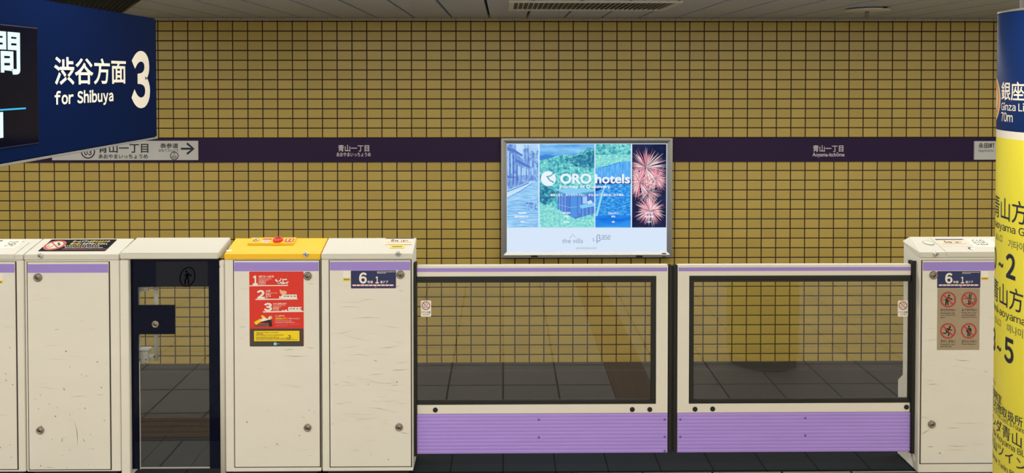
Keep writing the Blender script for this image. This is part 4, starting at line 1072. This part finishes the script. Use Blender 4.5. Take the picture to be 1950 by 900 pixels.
sliding_door('left sliding platform door with a long window, beside the 6-1 housing', H_END + 0.016, XM, 1, [(829, 780), (1204, 779), (1237.3, 779)], [(1026, 798), (1026, 831.5), (1265.5, 797.5), (1265.5, 830.5), (1265.5, 857.5)], (801.3, 571.8, 821, 602.5))
sliding_door('right sliding platform door with a long window, beside the 61B housing', H_END2 - 0.022, XM + 0.0005, -1, [(1323.5, 778.5), (1357, 778), (1726, 774.5)], [(1295.3, 797.5), (1295.3, 830.5), (1533, 795), (1533, 828)], (1709.5, 571.8, 729 + 1000, 602.5))
# brush seals where the doors run into the housings (parts of those housings)
def seal(housing_obj, xa, xb):
    b = B(); b.box(xa, xb, DY - 0.014, DY + 0.04, ZB - 0.01, ZT + 0.018, M['black'], 0.003); b.box(xa, xb, DY - 0.016, DY - 0.010, ZT + 0.004, ZT + 0.024, M['black'], 0.002); b.build('brush_seal', housing_obj)
hs = [o for o in C.objects if o.name.startswith('gate_housing')]
seal(hs[3], H_END, H_END + 0.0152); seal(hs[4], H_END2 - 0.0215, H_END2)
# junction plate at the foot of the right housing
b = B(); yy = [(FY + 0.03, 0.02), (FY + 0.20, 0.02), (FY + 0.22, 0.055), (FY + 0.05, 0.055)]
b.prism(yy, H_END2 - 0.002, H_END2 + 0.003, M['white'], 0.001)
for k in range(4): b.lathe([(0.004, 0), (0.003, 0.002), (0, 0.002)], (H_END2 - 0.002, FY + 0.06 + k * 0.042, 0.038), M['steeldark'], axis=(-1, 0, 0), seg=8)
b.build('foot_plate', hs[4])

# ================================================================== hanging direction sign (left)
SX = -1.32
HP = Plane((SX, 0, 0), (0, 1, 0), (0, 0, 1))
yf, ztop = HP.px(298, 35.3); _, zbot = HP.px(298, 262); yn = 0.85
t = thing('hanging_direction_sign', 'navy hanging sign for Shibuya with a large 3, near left', 'sign', (SX - 0.06, (yf + yn) / 2, zbot))
b = B(); b.box(SX - 0.14, SX, yn, yf, zbot, ztop, M['signnavy'], 0.006); b.build('sign_body', t)
b = B(); b.box(SX - 0.142, SX + 0.0025, yn, yf + 0.001, zbot - 0.004, zbot + 0.003, M['alu'], 0.0015); b.build('bottom_trim', t)
for y in (1.1, 1.85):
    b = B(); b.tube([(SX - 0.07, y, ztop - 0.002), (SX - 0.07, y, 2.88)], 0.016, M['alu'], 14); b.build('hanger', t)
ys_, zs1 = HP.px(70.5, 51); _, zs0 = HP.px(70.5, 275)
b = B(); b.box(SX - 0.01, SX + 0.003, yn + 0.15, ys_, zs0, zs1, M['screenrim'], 0.003); yi, _ = HP.px(56, 100)
b.box(SX, SX + 0.0036, yn + 0.2, ys_ - 0.004, zs0 + 0.006, zs1 - 0.006, M['screen'], 0.0005)
scr = b.build('display_screen', t)
d = Dec(HP, 0.0042)
y0, z0 = HP.px(35.5, 142); y1, z1 = HP.px(35.5, 62.5)
d.textab('間', y0 - (z1 - z0) * 0.98, z0, y0, z1, M['ledwhite'], 0.022)
ya, za = HP.px(46, 206); d.rectab(yn + 0.25, za - 0.0022, ya, za + 0.0022, M['ledcyan'], 1)
yb, zb1 = HP.px(2.5, 213); _, zb0 = HP.px(2.5, 262); d.rectab(yb - 0.05, zb0, yb, zb1, M['ledwhite'], 1)
d.build('lit_lettering', scr)
d = Dec(HP, 0.0008)
def hb(x0, y0, x1, y1):
    """box on the sign: its right edge spans image rows y0..y1 at x1"""
    A0, B0 = HP.px(x1, y1); A1, B1 = HP.px(x1, y0); return HP.px(x0, 150)[0], B0, A1, B1
d.textab('渋谷方面', *hb(102.5, 113, 239, 159.5), M['signtext'], 0.018)
d.textab('for Shibuya', *hb(103, 169.5, 215, 198.5), M['signtext'], 0.032)
d.textab('3', *hb(249.5, 98, 284.5, 204.5), M['signtext'], 0.04)
d.build('lettering', t)

# black wire mesh panel under the ceiling, behind the sign
p1, p2 = at_z(234, 22, 2.83), at_z(262, 1, 2.83)
e = (p2 - p1); L = e.length; e.normalize(); f = Vector((-1, 0.12, 0)).normalized()
t = thing('wire_mesh_panel', 'black wire mesh panel under the ceiling above the hanging sign', 'mesh panel', tuple(p1))
b = B(); WW = 1.5; LL = L + 0.5
for i in range(int(LL / 0.045) + 1):
    s_ = p1 + e * (i * 0.045); b.tube([s_, s_ + f * WW], 0.0045, M['black'], 5)
for i in range(int(WW / 0.045) + 1):
    s_ = p1 + f * (i * 0.045); b.tube([s_, s_ + e * LL], 0.0045, M['black'], 5)
b.build('mesh_wires', t)
b = B(); c4 = [p1, p1 + e * LL, p1 + e * LL + f * WW, p1 + f * WW, p1]; b.tube(c4, 0.012, M['black'], 8)
b.build('rim', t)
for k in (0.3, 1.2):
    s_ = p1 + f * k + e * 0.2; b = B(); b.tube([s_, (s_.x, s_.y, 2.877)], 0.008, M['black'], 8); b.build('hanger', t)

# ================================================================== ceiling fittings
zv = 2.858
cl, cr = at_z(974, 21.5, zv), at_z(1264, 20.5, zv); tl, tr = at_z(962, 5.5, zv), at_z(1303, 4.5, zv)
vx0, vx1 = (cl.x + tl.x) / 2, (cr.x + tr.x) / 2; vy1 = (cl.y + cr.y) / 2; vy0 = (tl.y + tr.y) / 2
t = thing('ceiling_air_vent', 'long white slatted air vent set in the dim ceiling', 'vent', ((vx0 + vx1) / 2, (vy0 + vy1) / 2, 2.876))
b = B(); w = 0.045
for bx in ((vx0, vx1, vy0, vy0 + w), (vx0, vx1, vy1 - w, vy1), (vx0, vx0 + w, vy0 + w, vy1 - w), (vx1 - w, vx1, vy0 + w, vy1 - w)): b.box(bx[0], bx[1], bx[2], bx[3], zv, 2.876, M['white'], 0.003)
b.build('frame', t)
b = B(); b.box(vx0 + w, vx1 - w, vy0 + w, vy1 - w, 2.872, 2.8755, M['black']); b.build('backing', t)
b = B()
N = 30
for i in range(N):
    x = vx0 + w + 0.03 + (vx1 - vx0 - 2 * w - 0.05) * i / N
    b.prism([(x, zv + 0.001), (x + 0.004, zv + 0.001), (x + 0.014, 2.872), (x + 0.010, 2.872)], vy0 + w, vy1 - w, M['white'], axis='Y')
b.build('slats', t)
p = at_z(1652, 21, 2.852)
t = thing('ceiling_detector', 'round white disc with a short stem on the ceiling at right', 'detector', (p.x, p.y, 2.876))
b = B(); b.lathe([(0, 0.024), (0.13, 0.024), (0.19, 0.012), (0.19, 0.004), (0.17, 0), (0, -0.004)], (p.x, p.y, 2.852), M['white']); b.build('disc', t)
b = B(); b.tube([(p.x - .005, p.y, 2.85), (p.x - .005, p.y, 2.80)], 0.017, M['pillarcore'], 16); b.build('stem', t)
b = B(); b.box(p.x + 0.06, p.x + 0.09, p.y - 0.19, p.y - 0.17, 2.862, 2.872, M['black'], 0.002); b.build('clip', t)

# ================================================================== round pillar with wrapped sign
ang = math.radians(32.25 + 4.59); PD = 3.5; PR = 0.28
CYL = Cyl(PD * math.sin(ang), PD * math.cos(ang), PR)
t = thing('information_pillar', 'round pillar wrapped in a yellow exit guide with a navy top', 'pillar', (CYL.cx, CYL.cy, FZ))
zblue = CYL.px(1925, 22)[1]; zw1 = CYL.px(1915, 249)[1]; zw0 = CYL.px(1915, 263.5)[1]
c0 = (CYL.cx, CYL.cy, 0)
b = B(); b.lathe([(0, FZ), (PR - .02, FZ), (PR - .02, zblue), (0, zblue)], c0, M['pillarcore'], seg=64); b.lathe([(PR - .07, zblue - .01), (PR - .07, 2.879)], c0, M['pillarcore'], seg=64); b.build('column_core', t)
b = B(); b.lathe([(PR - .018, 0.05), (PR, 0.05), (PR, zw0)], c0, M['pillaryellow'], seg=96); b.lathe([(PR, zw0), (PR, zw1)], c0, M['pillarwhite'], seg=96); b.lathe([(PR, zw1), (PR, zblue), (PR - .018, zblue)], c0, M['pillarblue'], seg=96); b.build('sign_wrap', t)
b = B(); b.lathe([(PR - .07, zblue + .012), (PR - 0.03, zblue + .012), (PR + 0.001, zblue + .006), (PR + .001, zblue), (PR - .02, zblue)], c0, M['alu'], seg=96); b.build('collar', t)
d = Dec(CYL, 0.0005)
D = 2.95 / F
TX, IK = M['signtext'], M['inknavy']
a, z = CYL.px(1905.5, 189); d.discab(a - .079, z, .079, M['pillarwhite'], 0, seg=48); d.discab(a - .079, z, .070, M['orange'], 1, R0=.046, seg=48)
d.textrun('銀座線', '', 1907, 190.5, 34.5 * D, TX, 0.012, squeeze=0.92)
d.textrun('Ginza Line', '', 1907, 209.5, 15.0 * D, TX, 0.012, squeeze=0.95)
d.textrun('70m', '', 1907, 230.5, 17.0 * D, TX, 0.012, squeeze=0.82)
d.textrun('北青山方面', '北青', 1904.5, 416, 42 * D, IK, 0.004, squeeze=0.85)
d.textrun('Kita-aoyama Gaien', 'Kita-ao', 1903, 439.5, 19 * D, IK, 0.004, squeeze=1.05)
d.textrun('出入口', '出入', 1904, 459.5, 14 * D, M['inkgrey'], -0.002, squeeze=0.8); d.textrun('기타아오야마', '', 1919.5, 471, 16 * D, M['inkgrey'], 0.0, squeeze=0.84)
d.textrun('0', '', 1892.5, 508, 42 * D, IK, 0.018, squeeze=0.95); d.textrun('~', '', 1902.3, 507, 10 * D, IK, 0.03, squeeze=0.8); d.textrun('2', '', 1915.5, 527.5, 46 * D, IK, 0.03, squeeze=0.74)
d.textrun('南青山方面', '南青', 1902, 577, 42 * D, IK, 0.004, squeeze=0.8)
d.textrun('Minami-aoyama', 'Minami-', 1903, 602, 19 * D, IK, 0.004, squeeze=1.0)
d.textrun('出入口', '出入', 1901.5, 619, 14 * D, M['inkgrey'], -0.002, squeeze=0.8); d.textrun('미나미아오야마', '', 1917, 631, 16 * D, M['inkgrey'], 0.0, squeeze=0.84)
d.textrun('3', '', 1888.5, 662, 44 * D, IK, 0.03, squeeze=0.85); d.textrun('~', '', 1899, 665, 10 * D, IK, 0.03, squeeze=0.8); d.textrun('5', '', 1912.5, 686, 46 * D, IK, 0.03, squeeze=0.74)
d.textrun('Platform', 'Platf', 1893, 729, 9 * D, M['inkgrey'], 0.0, squeeze=0.7)
d.textrun('駅事務室', '駅事務', 1900.5, 765, 17.5 * D, IK, 0.004, squeeze=0.85); d.textrun('お忘れ物取扱所', 'お忘れ', 1899.3, 782.5, 18.5 * D, IK, 0.006, squeeze=0.93)
d.textrun('Station Office, Lost & Found', 'Station Office, ', 1908, 801, 11 * D, IK, 0.0, squeeze=0.74)
d.textrun('ホンダ青山ビル', 'ホンダ', 1908, 830, 25 * D, IK, 0.004, squeeze=1.0); d.textrun('Honda Aoyama Bldg.', 'Honda ', 1898.5, 837, 15 * D, IK, 0.004, squeeze=0.98)
d.textrun('青山ツインビル', '青山', 1899, 862, 23 * D, IK, 0.004, squeeze=1.1); d.textrun('Aoyama Twin Bldg.', 'Aoyama ', 1900.5, 887, 14 * D, IK, 0.004, squeeze=1.02)
d.build('lettering', t)

scn.cycles.use_denoising = True
